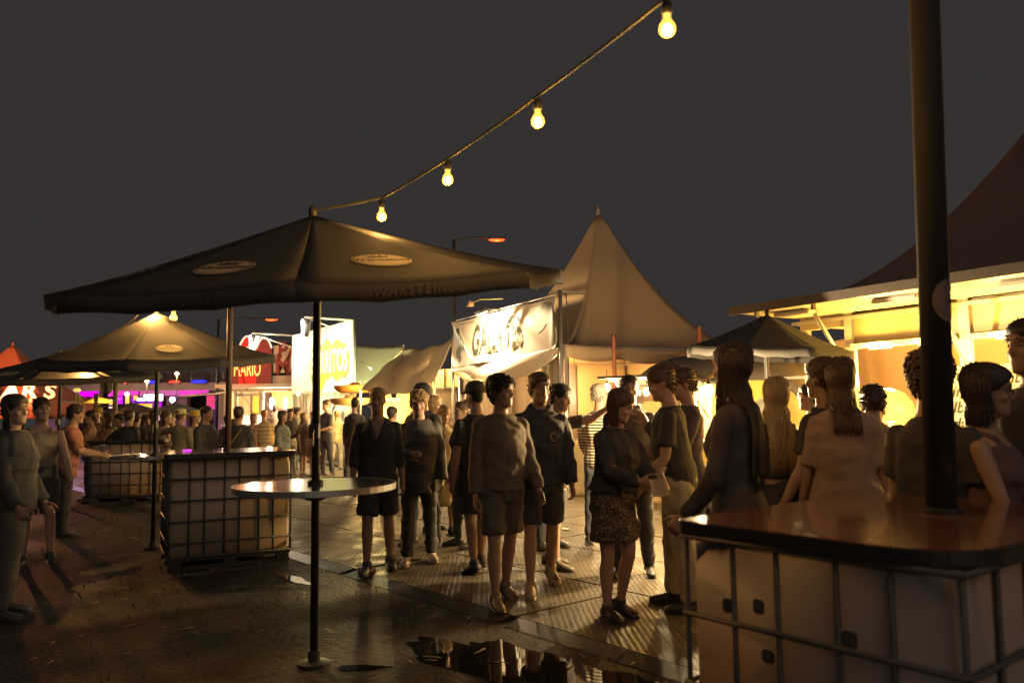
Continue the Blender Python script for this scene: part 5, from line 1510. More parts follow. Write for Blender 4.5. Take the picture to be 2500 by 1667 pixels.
# ------------------------------------------------------------------ people
QUEUE = []          # (object, voxel, smooth iterations, post function)
def cmat(kind, c, pat=None):
    nm = "%s_%d_%d_%d" % (kind, int(c[0] * 999), int(c[1] * 999), int(c[2] * 999)) + (pat or "")
    if nm in _mats: return _mats[nm]
    if kind == 'cloth': c = tuple(.012 + x for x in c)
    if kind == 'hair': c = tuple(.008 + x for x in c)
    if kind == 'shoe': c = tuple(.015 + x for x in c)
    if kind == 'skin':
        m = mat(nm, c, .5, .10, 14, .05, 80); return m
    if kind == 'hair':
        return mat(nm, c, .5, .35, 40, .5, 120, stretch=(1, 1, .15))
    if kind == 'shoe':
        return mat(nm, c, .5, .15, 20)
    m = mat(nm, c, .82, .16, 16, .25, 140)
    if pat:
        nt = m.node_tree; N = nt.nodes; L = nt.links; b = N["Principled BSDF"]
        tc = N.new("ShaderNodeTexCoord"); sx_ = N.new("ShaderNodeSeparateXYZ"); L.new(tc.outputs["Object"], sx_.inputs[0])
        def band(out, period, duty):
            a = N.new("ShaderNodeMath"); a.operation = 'MULTIPLY'; a.inputs[1].default_value = 1 / period; L.new(out, a.inputs[0])
            f = N.new("ShaderNodeMath"); f.operation = 'FRACT'; L.new(a.outputs[0], f.inputs[0])
            g_ = N.new("ShaderNodeMath"); g_.operation = 'GREATER_THAN'; g_.inputs[1].default_value = duty; L.new(f.outputs[0], g_.inputs[0])
            return g_.outputs[0]
        mx = N.new("ShaderNodeMix"); mx.data_type = 'RGBA'
        if pat == 'stripe':
            fac = band(sx_.outputs[2], .034, .5)
            mx.inputs["A"].default_value = (.62, .55, .42, 1); mx.inputs["B"].default_value = (*c, 1)
        elif pat == 'plaid':
            a = band(sx_.outputs[2], .06, .55); b2 = band(sx_.outputs[0], .06, .55)
            ad = N.new("ShaderNodeMath"); ad.operation = 'ADD'; L.new(a, ad.inputs[0]); L.new(b2, ad.inputs[1])
            hf = N.new("ShaderNodeMath"); hf.operation = 'MULTIPLY'; hf.inputs[1].default_value = .5; L.new(ad.outputs[0], hf.inputs[0])
            fac = hf.outputs[0]
            mx.inputs["A"].default_value = (*c, 1); mx.inputs["B"].default_value = tuple(x * .45 for x in c) + (1,)
        elif pat == 'speck':
            v = N.new("ShaderNodeTexVoronoi"); v.inputs["Scale"].default_value = 75; L.new(tc.outputs["Object"], v.inputs["Vector"])
            l_ = N.new("ShaderNodeMath"); l_.operation = 'LESS_THAN'; l_.inputs[1].default_value = .34; L.new(v.outputs["Distance"], l_.inputs[0])
            fac = l_.outputs[0]
            mx.inputs["A"].default_value = (*c, 1); mx.inputs["B"].default_value = (.42, .32, .2, 1)
        elif pat == 'thin':
            fac = band(sx_.outputs[2], .09, .82)
            mx.inputs["A"].default_value = (*c, 1); mx.inputs["B"].default_value = tuple(x * .35 for x in c) + (1,)
        L.new(fac, mx.inputs["Factor"]); L.new(mx.outputs["Result"], b.inputs["Base Color"])
    return m

SK = {'a': (.47, .29, .20), 'b': (.40, .24, .16), 'c': (.30, .17, .11)}
HC = {'blond': (.42, .29, .14), 'light': (.30, .20, .10), 'brown': (.10, .055, .03), 'dark': (.035, .022, .016), 'black': (.02, .015, .013), 'grey': (.28, .25, .21), 'ginger': (.33, .14, .05)}

TS = {'m': [(.80, .0, .110, .10), (.86, .006, .150, .115), (.93, .012, .164, .12), (1.0, .004, .155, .112), (1.08, -.004, .146, .104), (1.18, -.008, .155, .110), (1.28, -.008, .170, .120), (1.35, -.002, .174, .114), (1.395, .006, .160, .098), (1.430, .010, .126, .080), (1.462, .014, .088, .066), (1.49, .016, .062, .060), (1.58, .002, .056, .058)],
      'f': [(.80, .0, .110, .10), (.86, .012, .158, .122), (.93, .014, .166, .122), (1.0, .004, .145, .106), (1.08, -.002, .122, .092), (1.18, -.010, .134, .104), (1.26, -.022, .146, .124), (1.34, -.008, .150, .110), (1.40, .004, .146, .090), (1.435, .010, .118, .072), (1.462, .014, .080, .060), (1.49, .016, .054, .054), (1.58, .002, .049, .052)]}

def interp(tab, z):
    if z <= tab[0][0]: return tab[0][1:]
    for a, b in zip(tab, tab[1:]):
        if z <= b[0]:
            t = (z - a[0]) / (b[0] - a[0])
            return tuple(a[i] + (b[i] - a[i]) * t for i in (1, 2, 3))
    return tab[-1][1:]

def Rx(a): c, s = math.cos(a), math.sin(a); return np.array([[1, 0, 0], [0, c, -s], [0, s, c]])
def Rz(a): c, s = math.cos(a), math.sin(a); return np.array([[c, -s, 0], [s, c, 0], [0, 0, 1]])
def Ry(a): c, s = math.cos(a), math.sin(a); return np.array([[c, 0, s], [0, 1, 0], [-s, 0, c]])
def limb(p, a, s):
    p, a = rad(p), rad(a)
    return np.array([s * math.sin(a), -math.cos(a) * math.sin(p), -math.cos(a) * math.cos(p)])

def build_person(loc, face, hgt, label, g='m', legs=None, arms=None, lean=0, twist=0, slean=0, yaw=0, pitch=0, skin='a',
                 top=('tee', (.05, .05, .05)), bottom=('jeans', (.06, .07, .1)), shoes=(.05, .05, .05), hair=('short', 'brown'),
                 hat=None, near=True, fat=1.0, extra=(), hood=False, group=None, hem=None, toppat=None, botpat=None, glasses=False, curl=45, hair_len=.42):
    s_ = hgt / 1.775
    seed = int(abs(loc[0] * 131 + loc[1] * 71)) + len(label)
    r = random.Random(seed)
    TW_, LN, SL = rad(twist), rad(lean), rad(slean)
    legs = legs or [(2 + r.uniform(-2, 5), 4, -3), (-3 + r.uniform(-3, 2), 4, -6)]
    arms = arms or [(4, 9, 14, 4), (2, 9, 12, 4)]
    sh = .183 if g == 'm' else .160
    pelv = np.array([0, 0, .93])
    def tor(p, f=1.0):
        p = np.array(p, float)
        k = min(1.0, max(0.0, (p[2] - .90) / .45)) * f
        q = p - pelv
        q = Ry(-SL * (1 if p[2] > .9 else 0)) @ Rx(LN * min(1, .4 + k) if p[2] > .9 else 0) @ Rz(TW_ * k) @ q
        return q + pelv
    def sec(z, o, flare=0.0, n_up=None, tab=None):
        yo, rx, ry = interp(tab or TS[g], z)
        rx, ry = rx * fat, ry * fat
        c = tor((0, yo, z)); x = tor((1, yo, z)) - c; y = tor((0, yo + 1, z)) - c
        x /= np.linalg.norm(x); y /= np.linalg.norm(y)
        return (c, x * (rx + o + flare), y * (ry + o + flare))
    zs = [t[0] for t in TS[g]]
    # skeleton
    S = [tor((s * (sh - .010), .008, 1.385)) for s in (-1, 1)]
    J = []
    for i, s in enumerate((-1, 1)):
        a = arms[i]
        d1, d2 = Rz(TW_) @ limb(a[0], a[1], s), Rz(TW_) @ limb(a[2], a[3], s)
        e = S[i] + d1 * .285; w = e + d2 * .255
        J.append((S[i], e, w, d1, d2))
    K = []
    for i, s in enumerate((-1, 1)):
        a = legs[i]
        h = np.array([s * .085, .012, .91])
        d1, d2 = limb(a[0], a[1], s), limb(a[2], a[1] * .6, s)
        k = h + d1 * .425; an = k + d2 * .415
        K.append((h, k, an, d1, d2, s))
    drop = min(k[2][2] for k in K) - .078
    # ---------------- body
    b = G()
    b.loft([sec(z, 0) for z in zs], 18)
    b.ball(tor((0, .01, .86)), (.13 * fat, .105 * fat, .09))
    for i, s in enumerate((-1, 1)):
        S_, e, w, d1, d2 = J[i]
        f = 1.0 if g == 'm' else .82
        f *= fat ** .6
        b.ball(S_, .053 * f)
        b.tube([S_ - d1 * .0, S_ + d1 * .09, S_ + d1 * .19, e, e + d2 * .06, e + d2 * .16, w], [.052 * f, .050 * f, .045 * f, .039 * f, .042 * f, .034 * f, .026 * f], 10, rnd=True)
        # hand
        side = np.cross(d2, np.array([0, 1, 0.01])); side /= np.linalg.norm(side) + 1e-9
        pn = np.array([-s, -.25, 0]); pn = pn - d2 * pn.dot(d2); pn /= np.linalg.norm(pn) + 1e-9       # palm faces the body
        wd = np.cross(d2, pn)                                                  # across the knuckles
        if wd[1] > 0: wd = -wd                                                 # index finger side forward
        pc = w + d2 * .05
        b.loft([(w, wd * .026, pn * .018), (w + d2 * .03, wd * .036, pn * .016), (w + d2 * .065, wd * .041, pn * .015), (w + d2 * .09, wd * .038, pn * .012)], 10)
        if near:
            cl = rad(curl)
            for fi, (off, ln) in enumerate(((.031, .068), (.011, .078), (-.010, .072), (-.030, .056))):
                p0 = w + d2 * .078 + wd * off
                dA = d2 * math.cos(cl * .5) + pn * math.sin(cl * .5) + wd * off * 1.5
                dB = d2 * math.cos(cl * 1.2) + pn * math.sin(cl * 1.2)
                dC = d2 * math.cos(cl * 1.8) + pn * math.sin(cl * 1.8)
                b.tube([p0, p0 + dA * ln * .45, p0 + dA * ln * .45 + dB * ln * .33, p0 + dA * ln * .45 + dB * ln * .33 + dC * ln * .25], [.0095, .0092, .0085, .0078], 7, rnd=True)
            t0 = w + d2 * .03 + wd * .030 + pn * .004
            tD = (d2 * .62 + wd * .55 + pn * .45); tD /= np.linalg.norm(tD)
            b.tube([t0, t0 + tD * .035, t0 + tD * .06 + d2 * .012, t0 + tD * .07 + d2 * .03], [.013, .0115, .010, .009], 7, rnd=True)
        else:
            b.loft([(w + d2 * .08, wd * .036, pn * .013), (w + d2 * .13, wd * .030, pn * .012 + d2 * 0), (w + d2 * .16 + pn * .012, wd * .018, pn * .009)], 8)
    for (h, k, an, d1, d2, s) in K:
        f = (1.0 if g == 'm' else 1.0) * fat ** .6
        back = np.array([0, 1., 0]) - d2 * d2[1]
        b.tube([h, h + d1 * .12, h + d1 * .27, k - d1 * .03, k + d2 * .03, k + d2 * .13 + back * .014, k + d2 * .25 + back * .006, an - d2 * .05, an], [.088 * f, .084 * f, .068 * f, .054 * f, .050 * f, .055 * f, .045 * f, .034 * f, .035 * f], 12, rnd=True)
        fd = np.array([s * .18, -1, 0]); fd /= np.linalg.norm(fd)
        tip_drop = 0
        b.tube([an + fd * -.03 + np.array([0, 0, -.035]), an + fd * .05 + np.array([0, 0, -.035]), an + fd * .13 + np.array([0, 0, -.052]), an + fd * .16 + np.array([0, 0, -.056])], [.028, .028, .020, .015], 8, rnd=True)
    # head
    nb = tor((0, .014, 1.50))
    HR = Rz(TW_ + rad(yaw)) @ Rx(LN * .35 + rad(pitch))
    up = HR @ np.array([0, 0, 1.]); fw = HR @ np.array([0, -1., 0])
    hc = nb + Rx(LN * .8 + rad(pitch) * .5) @ np.array([0, -.018, .148])
    hs = 1.0 if g == 'm' else .955
    def HPt(p): return hc + HR @ (np.array(p, float) * hs)
    X, Y_ = HR @ np.array([1., 0, 0]) * hs, HR @ np.array([0, 1., 0]) * hs
    HS = [(-.118, -.060, .022, .022), (-.110, -.052, .040, .040), (-.088, -.034, .054, .064), (-.055, -.016, .061, .083), (-.02, -.004, .068, .094), (.02, .0, .073, .099), (.055, .002, .076, .101), (.085, .006, .071, .094), (.108, .010, .056, .074), (.122, .012, .034, .046), (.128, .012, .010, .014)]
    b.loft([(HPt((0, yo, z)), X * rx, Y_ * ry) for z, yo, rx, ry in HS], 18)
    b.tube([nb - up * .05, nb + up * .03, hc - up * .04 + fw * -.01], [.058 if g == 'm' else .050, .054 if g == 'm' else .047, .052], 12)
    b.ball(HPt((0, -.102, -.022)), (.015, .020, .014), HR); b.ball(HPt((0, -.097, .004)), (.009, .014, .030), HR)
    b.ball(HPt((0, -.089, -.060)), (.025, .011, .011), HR); b.ball(HPt((0, -.078, -.098)), (.028, .022, .020), HR)
    for s in (-1, 1):
        b.ball(HPt((s * .030, -.087, .036)), (.024, .014, .010), HR)
        b.ball(HPt((s * .074, .010, -.004)), (.010, .022, .032), HR)
        b.ball(HPt((s * .045, -.066, -.025)), (.020, .022, .020), HR)
    me = bpy.data.meshes.new("person")
    fin = lambda V: [((x) * s_, (y) * s_, (z - drop) * s_) for x, y, z in V]
    me.from_pydata(fin(b.v), [], b.f)
    vox = (.0088 if near else .0165)
    root = link_mesh("person", me, cmat('skin', SK[skin]))
    root.location = (loc[0], loc[1], loc[2]); root.rotation_euler = (0, 0, rad(face))
    tag(root, label, "person", group)
    HRi, hcs = HR.T, (hc - np.array([0, 0, drop])) * s_
    def post(co, no):
        q = (co - hcs) @ HR / s_ / hs
        for s in (-1, 1):
            d = np.exp(-(((q[:, 0] - s * .031) / .015) ** 2 + ((q[:, 2] - .012) / .011) ** 2 + ((q[:, 1] + .085) / .03) ** 2))
            co += (d * .011 * s_)[:, None] * (HR @ np.array([0, 1., 0]))[None]
        d = np.exp(-((q[:, 0] / .022) ** 2 + ((q[:, 2] + .060) / .0035) ** 2 + ((q[:, 1] + .095) / .03) ** 2))
        co += (d * .005 * s_)[:, None] * (HR @ np.array([0, 1., 0]))[None]
        return co
    QUEUE.append((root, vox * s_, 3 if near else 2, post if near else None))
    if near:
        for s in (-1, 1):
            e = G(); e.ball((0, 0, 0), .0115, n=10, m=8)
            e.v = fin([HPt((s * .031, -.0785, .012)) + np.array(v) for v in e.v])
            e.obj("eye", mat("eye_white", (.30, .27, .24), .3), root, smooth=True)
            e = G(); e.ball((0, 0, 0), (.0055, .003, .0055), HR, n=8, m=5)
            e.v = fin([HPt((s * .031, -.0888, .012)) + np.array(v) for v in e.v])
            e.obj("iris", mat("eye_iris", (.03, .02, .015), .15), root, smooth=True)
            e = G(); e.tube([HPt((s * .014, -.099, .036)), HPt((s * .030, -.099, .042)), HPt((s * .048, -.088, .036))], [.004, .0045, .003], 5)
            e.v = fin(e.v); e.obj("eyebrow", cmat('hair', HC[hair[1]]), root)
    # ---------------- cloth
    def cloth(name, geo, vx, m, amp=.004, freq=34, v_neck=False):
        me = bpy.data.meshes.new(name); me.from_pydata(fin(geo.v), [], geo.f)
        o = link_mesh(name, me, m, root)
        rs = np.random.RandomState(seed + len(name))
        ks = rs.normal(0, 1, (7, 3)) * np.array([.8, .8, 1.1]); ks /= np.linalg.norm(ks, axis=1)[:, None]; ks *= rs.uniform(.5, 1.6, (7, 1)) * freq
        phs = rs.uniform(0, 6.28, 7)
        def post(co, no):
            d = np.zeros(len(co))
            warp = .6 * np.sin(co @ np.array([9., 5., 7.]))
            for k_, p_ in zip(ks, phs):
                d += np.maximum(0, np.sin(co @ k_ + p_ + warp)) ** 2
            co = co + no * ((d / 3.5 - .30) * amp * 3.0)[:, None]
            if v_neck:
                zt = (1.47 - drop) * s_
                dd = zt - co[:, 2]
                wgt = 1 / (1 + np.exp(-np.clip((.072 - dd * .36 - np.abs(co[:, 0])) / .005, -30, 30)))
                co[:, 1] += .05 * wgt * (co[:, 1] < 0)
            return co
        QUEUE.append((o, vx * s_, 3, post))
        return o
    cv = .0115 if near else .018
    kind, tc = top[0], top[1]
    mtop = cmat('cloth', tc, toppat)
    off = {'tee': .016, 'vneck': .016, 'tank': .009, 'long': .018, 'sweater': .026, 'hoodie': .030, 'jacket': .032, 'crop': .010, 'none': 0}[kind]
    sl = {'tee': .72, 'vneck': .8, 'tank': 0, 'long': 1.95, 'sweater': 1.96, 'hoodie': 1.96, 'jacket': 1.97, 'crop': 0, 'none': 0}[kind]
    if len(top) > 2: sl = top[2]
    if kind != 'none':
        hz = hem if hem is not None else {'crop': 1.10, 'tank': .92, 'tee': .86, 'vneck': .84}.get(kind, .84)
        t_ = G()
        top_z = 1.475 if kind not in ('tank', 'crop') else 1.40
        zz = [hz] + [z for z in zs if hz + .02 < z < top_z] + [top_z]
        secs = [sec(z, off, flare=.012 * max(0, 1 - (z - hz) / .25) + (.018 if kind in ('hoodie', 'sweater', 'jacket', 'tee') and .95 < z < 1.2 else 0)) for z in zz]
        if kind not in ('tank', 'crop'):
            c, x, y = secs[-1]; secs[-1] = (c, x * .92, y * .95)
        t_.loft(secs, 20)
        if kind in ('tank', 'crop'):
            for s in (-1, 1):
                t_.tube([tor((s * .075, -.095, 1.36)), tor((s * .095, -.05, 1.43)), tor((s * .10, .02, 1.455)), tor((s * .09, .075, 1.40))], .016, 6, rnd=True)
        if sl > 0:
            for i in range(2):
                S_, e, w, d1, d2 = J[i]
                f = (1.0 if g == 'm' else .84) * fat ** .6
                o2 = off * .75
                t_.ball(S_ + d1 * .004, .054 * f + o2 * .55)
                if sl <= 1:
                    t_.tube([S_, S_ + d1 * .285 * sl * .5, S_ + d1 * .285 * sl], [.051 * f + o2 * .7, .052 * f + o2, .052 * f + o2 * 1.3], 10)
                else:
                    q = sl - 1
                    t_.tube([S_, S_ + d1 * .14, e, e + d2 * .12, e + d2 * .255 * q], [.051 * f + o2 * .7, .050 * f + o2 * .9, .044 * f + o2, .041 * f + o2, .031 * f + o2], 10)
        if hood:
            t_.ball(tor((0, .075, 1.475)), (.105, .062, .06)); t_.ball(tor((-.07, .02, 1.485)), (.04, .06, .035)); t_.ball(tor((.07, .02, 1.485)), (.04, .06, .035))
        cloth({'tee': 't_shirt', 'vneck': 't_shirt', 'tank': 'tank_top', 'long': 'shirt', 'sweater': 'sweater', 'hoodie': 'hoodie', 'jacket': 'jacket', 'crop': 'crop_top'}[kind], t_, cv, mtop, .0045 if kind in ('tee', 'vneck', 'long') else .0065, 30, v_neck=(kind == 'vneck'))
    bk, bc = bottom[0], bottom[1]
    mb_ = cmat('cloth', bc, botpat)
    if bk in ('jeans', 'trousers', 'shorts', 'loose', 'leggings'):
        o = {'jeans': .010, 'trousers': .014, 'shorts': .020, 'loose': .030, 'leggings': .005}[bk]
        t_ = G()
        t_.loft([sec(z, o * .8) for z in (.80, .86, .93, 1.0, 1.045)], 18)
        for (h, k, an, d1, d2, s) in K:
            f = fat ** .6
            back = np.array([0, 1., 0]) - d2 * d2[1]
            if bk == 'shorts':
                t_.tube([h, h + d1 * .12, h + d1 * .25, h + d1 * .37], [.090 * f + o, .086 * f + o, .078 * f + o * 1.2, .070 * f + o * 1.5], 14)
            else:
                t_.tube([h, h + d1 * .12, h + d1 * .27, k, k + d2 * .13 + back * .012, k + d2 * .27, an - d2 * .01], [.090 * f + o, .086 * f + o, .070 * f + o, .055 * f + o, .056 * f + o, .046 * f + o * 1.2, .040 * f + o * 1.3], 14)
        cloth({'jeans': 'jeans', 'shorts': 'shorts', 'leggings': 'leggings'}.get(bk, 'trousers'), t_, cv, mb_, .005, 32)
    elif bk in ('skirt', 'dress', 'longskirt'):
        hz = {'skirt': .60, 'dress': .58, 'longskirt': .16}[bk]
        if len(bottom) > 2: hz = bottom[2]
        fl = {'skirt': .055, 'dress': .06, 'longskirt': .10}[bk]
        t_ = G()
        mid = (K[0][1] + K[1][1]) / 2
        secs = []
        for i in range(9):
            z = 1.06 - (1.06 - hz) * i / 8
            if z > .84:
                secs.append(sec(z, .014 + fl * .3 * i / 8))
            else:
                t = (.84 - z) / .6
                secs.append((np.array([0, .012 + mid[1] * t * .8, z]), np.array([.160 * fat + fl * (.4 + t * .8), 0, 0]), np.array([0, .125 * fat + fl * (.4 + t * .8), 0])))
        t_.loft(secs, 24)
        cloth('skirt', t_, cv, mb_, .009, 26)
    # ---------------- shoes
    if shoes is not None:
        for (h, k, an, d1, d2, s) in K:
            fd = np.array([s * .18, -1, 0]); fd /= np.linalg.norm(fd)
            sd = np.array([-fd[1], fd[0], 0]); u_ = np.array([0, 0, 1.])
            pit = max(0.0, -(d2[1] * 0 + (d2[1] if d2[1] > .35 else 0) * -1)) if False else 0
            base = an - u_ * .078
            e = G()
            prof = [(-.075, .018, .022, .030), (-.068, .032, .036, .045), (-.02, .036, .048, .055), (.04, .040, .044, .048), (.10, .046, .034, .036), (.15, .044, .028, .029), (.185, .034, .024, .024), (.20, .016, .016, .020)]
            e.loft([(base + fd * y + u_ * zc, sd * w, u_ * hgt_) for y, w, hgt_, zc in prof], 12)
            e.tube([an + u_ * .035, an - u_ * .03], [.044, .048], 12)
            if d2[1] > .25:      # trailing foot: heel lifted
                A_ = Rx(min(.9, math.asin(min(.9, d2[1])) * 1.1))
                e.v = [tuple(an + A_ @ (np.array(v) - an)) for v in e.v]
            e.v = [(x, y, max(z, drop + .001)) if d2[1] <= .25 else (x, y, max(z, drop + .001)) for x, y, z in e.v]
            e.v = fin(e.v)
            e.obj("shoe", cmat('shoe', shoes), root, smooth=True)
            if near:
                e = G(); e.loft([(base + u_ * .006 + fd * y, sd * (w + .004), u_ * .010) for y, w, _, _ in prof], 10)
                if d2[1] > .25: e.v = [tuple(an + A_ @ (np.array(v) - an)) for v in e.v]
                e.v = [(x, y, max(z, drop + .0)) for x, y, z in e.v]
                e.v = fin(e.v); e.obj("sole", cmat('shoe', (.35, .30, .24) if max(shoes) > .2 else (.04, .035, .03)), root)
    # ---------------- hair
    style, hcn = hair
    mh = cmat('hair', HC[hcn])
    def surf(th, az, k=1.0):
        """head surface point: th elevation from -1..1 (sine), az from front"""
        ce = math.sqrt(max(0, 1 - th * th))
        z = th * .128 if th > 0 else th * .12
        yo, rx, ry = 0, .0, 0
        t = [h_ for h_ in HS]
        yo, rx, ry = interp([(a, b_, c_, d_) for a, b_, c_, d_ in HS], z)
        return np.array([math.sin(az) * rx * k, yo - math.cos(az) * ry * k, z + (.0 if k == 1 else (k - 1) * .12 * th)])
    def line(az):
        t = (1 - math.cos(az)) / 2
        return {'buzz': .50, 'short': .48, 'curly': .42}.get(style, .50) - 1.12 * t ** .85
    if style != 'bald':
        e = G()
        thick = {'buzz': 1.05, 'short': 1.13, 'curly': 1.16, 'long': 1.13, 'wavy': 1.16, 'bun': 1.08, 'bob': 1.18, 'pony': 1.08}[style]
        V, F = [], []
        na, nt = 28, 16
        for j in range(nt + 1):
            thv = math.sin((-.75 + j / nt * 2.32))
            for i in range(na):
                az = 2 * PI * i / na
                m_ = 1 / (1 + math.exp(-(thv - line(az)) / .06))
                kk = .80 + (thick - .80) * m_ + (.02 * math.sin(5 * az + seed) * math.sin(7 * thv + seed) if m_ > .5 else 0)
                V.append(HPt(surf(thv, az, kk)))
        for j in range(nt):
            for i in range(na):
                i2 = (i + 1) % na
                F.append((j * na + i, j * na + i2, (j + 1) * na + i2, (j + 1) * na + i))
        V.append(HPt((0, .012, .128 * thick))); tp = len(V) - 1
        for i in range(na): F.append((nt * na + i, nt * na + (i + 1) % na, tp))
        e.add(V, F)
        nt_ = {'buzz': 0, 'short': 420, 'curly': 420, 'bob': 60, 'bun': 60, 'pony': 60, 'long': 40, 'wavy': 60}[style]
        if not near: nt_ = nt_ // 4
        for _ in range(nt_):
            az = r.uniform(0, 2 * PI); th = r.uniform(-.8, .99)
            if th < line(az) + .04: continue
            p = surf(th, az, thick * .97); nrm = p - np.array([0, .01, .01]); nrm /= np.linalg.norm(nrm)
            ln = {'short': .024, 'curly': .018}.get(style, .02) * r.uniform(.6, 1.4)
            fl = np.array([r.gauss(0, .5), r.gauss(.2, .5), r.gauss(-.1, .5)])
            if style == 'curly':
                t1 = nrm + fl * .9
                t1 = np.cross(nrm, np.array([.3, .2, .9])); t1 /= np.linalg.norm(t1); t2 = np.cross(nrm, t1)
                a0_ = r.uniform(0, 6.28); rc_ = r.uniform(.007, .013)
                q = [p + nrm * (.004 + .003 * n_) + (math.cos(a0_ + n_ * 1.25) * t1 + math.sin(a0_ + n_ * 1.25) * t2) * rc_ for n_ in range(5)]
                e.tube([HPt(v) for v in q], [.005, .0065, .0065, .006, .004], 5)
            else:
                dr = nrm * .22 + fl * .35 + np.array([math.sin(az) * .25, .45, -.55 * (1 - th) + .1])
                e.tube([HPt(p - nrm * .008), HPt(p + dr * ln * .6), HPt(p + dr * ln + np.array([0, 0, -.003]))], [.006, .004, .0008], 4)
        if style in ('long', 'wavy', 'bob', 'pony'):
            n_ = {'long': 340, 'wavy': 360, 'bob': 300, 'pony': 90}[style]
            if not near: n_ //= 6
            wide = .011 if not near else .0046
            for _ in range(n_):
                az = r.uniform(rad(84), rad(276)) if style != 'long' else r.uniform(rad(72), rad(288))
                top_ = r.uniform(.15, .98)
                ps = []
                for q in range(4):
                    th = top_ + (-.45 - top_) * q / 3
                    ps.append(HPt(surf(max(th, -.7), az, thick * r.uniform(.99, 1.06))))
                last = ps[-1]
                L_ = {'long': hair_len, 'wavy': hair_len, 'bob': .10, 'pony': 0}[style] * r.uniform(.75, 1.08)
                bk_ = np.array([math.sin(az) * .10, -math.cos(az) * .5, 0])
                wv = r.uniform(.006, .017) if style == 'wavy' else r.uniform(.001, .007)
                ph = r.uniform(0, 6.28)
                nn_ = 7
                for q in range(1, nn_ + 1):
                    f_ = q / nn_
                    p = last + np.array([0, 0, -L_ * f_]) + (HR @ bk_) * .10 * min(1, f_ * 2.2) * (1.0 if L_ > .2 else .2)
                    p = p + np.array([math.sin(ph + f_ * 15) * wv, math.cos(ph * 1.3 + f_ * 13) * wv, 0])
                    # stay outside the shoulders
                    if p[2] < 1.46 + hc[2] - 1.648:
                        yb = tor((0, interp(TS[g], min(1.45, max(.95, p[2])))[0] + interp(TS[g], min(1.45, max(.95, p[2])))[2] * fat + off + .014, min(1.45, max(.95, p[2]))))[1]
                        if abs(p[0]) < .17 and az > rad(100) and az < rad(260): p[1] = max(p[1], yb)
                    ps.append(p)
                w0 = wide * r.uniform(.7, 1.2)
                e.tube(ps, [w0] * 4 + [w0 * (1 - .75 * q / nn_) for q in range(1, nn_ + 1)], 4)
        if style == 'bun':
            c = HPt((0, .075, .115)); e.ball(c, (.046, .046, .042), n=12, m=8)
            for _ in range(26):
                a_ = r.uniform(0, 6.28); b2 = r.uniform(-1, 1)
                e.tube([c + np.array([math.cos(a_) * .03, math.sin(a_) * .03, b2 * .03]), c + np.array([math.cos(a_ + .8) * .052, math.sin(a_ + .8) * .052, b2 * .034])], [.010, .006], 4)
        if style == 'pony':
            c = HPt((0, .10, .05))
            for _ in range(40):
                j = np.array([r.gauss(0, .012), r.gauss(0, .008), r.gauss(0, .008)])
                e.tube([c + j, c + j + HR @ np.array([0, .05, -.02]), c + j * 2 + HR @ np.array([0, .06, -.12]), c + j * 2.4 + HR @ np.array([0, .045, -hair_len * .7])], [.010, .010, .008, .002], 4)
        e.v = fin(e.v)
        e.obj("hair", mh, root, smooth=True)
    if hat:
        hk, hcol = hat
        mh2 = cmat('cloth', hcol)
        e = G()
        M4 = Matrix([list(HR[i]) for i in range(3)])
        if hk == 'cap':
            e.lathe([(.103 * hs, .03), (.106 * hs, .06), (.098 * hs, .10), (.07 * hs, .135), (.03, .150), (0, .152)], c=tuple(hc + HR @ np.array([0, .004, .01])), n=22, M=M4)
            e.loft([(HPt((0, -.085, .052)), X * .078, HR @ np.array([0, 0, .006])), (HPt((0, -.135, .045)), X * .070, HR @ np.array([0, 0, .005])), (HPt((0, -.172, .034)), X * .040, HR @ np.array([0, 0, .004]))], 14)
        elif hk == 'sun':
            e.lathe([(.19, .035), (.185, .028), (.10, .045), (.104, .07), (.098, .115), (.06, .14), (0, .145)], c=tuple(hc + HR @ np.array([0, .004, .01])), n=24, M=M4)
        elif hk == 'bucket':
            e.lathe([(.135, .01), (.13, .008), (.104, .06), (.094, .12), (.05, .138), (0, .14)], c=tuple(hc + HR @ np.array([0, .004, .012])), n=22, M=M4)
        e.v = fin(e.v)
        e.obj({'cap': 'cap', 'sun': 'sun_hat', 'bucket': 'bucket_hat'}[hk], mh2, root, smooth=True)
    if glasses:
        e = G()
        for s in (-1, 1):
            e.tube([HPt((s * .031 + .021 * math.cos(t), -.108, .008 + .016 * math.sin(t))) for t in [k * PI / 6 for k in range(13)]], .0022, 5)
            e.tube([HPt((s * .052, -.106, .012)), HPt((s * .078, -.06, .014)), HPt((s * .080, .01, .012))], .0022, 5)
        e.tube([HPt((-.010, -.110, .012)), HPt((.010, -.110, .012))], .0022, 5)
        e.v = fin(e.v); e.obj("glasses", M_BLACK, root)
    # points for held things, in world space
    Mw_ = Matrix.Translation(loc) @ Matrix.Rotation(rad(face), 4, 'Z')
    def hand_pt(i, d=.09):
        p = J[i][2] + J[i][4] * d
        return Mw_ @ Vector(((p[0]) * s_, p[1] * s_, (p[2] - drop) * s_))
    def body_pt(p):
        p = tor(p); return Vector((p[0] * s_, p[1] * s_, (p[2] - drop) * s_))
    return root, hand_pt, body_pt

def P(px, topy, d, face, label, z=0.0, **k):
    """px: column of the head, topy: row of the head's top in the photograph, d: distance"""
    t = at(px, topy, d)
    lean = rad(k.get('lean', 0))
    h = (t.z - z) / (1 if not lean else (.52 + .48 * math.cos(lean * .9)))
    h = min(1.98, max(1.5, h))
    # the head sits ahead of the feet when leaning
    f = rad(face); off = math.sin(lean) * .62 * h / 1.775
    loc = Vector((t.x - math.sin(f) * off * -1 * -1 if False else t.x - math.sin(f) * off, d + math.cos(f) * off, z))
    return build_person(loc, face, h, label, **k)

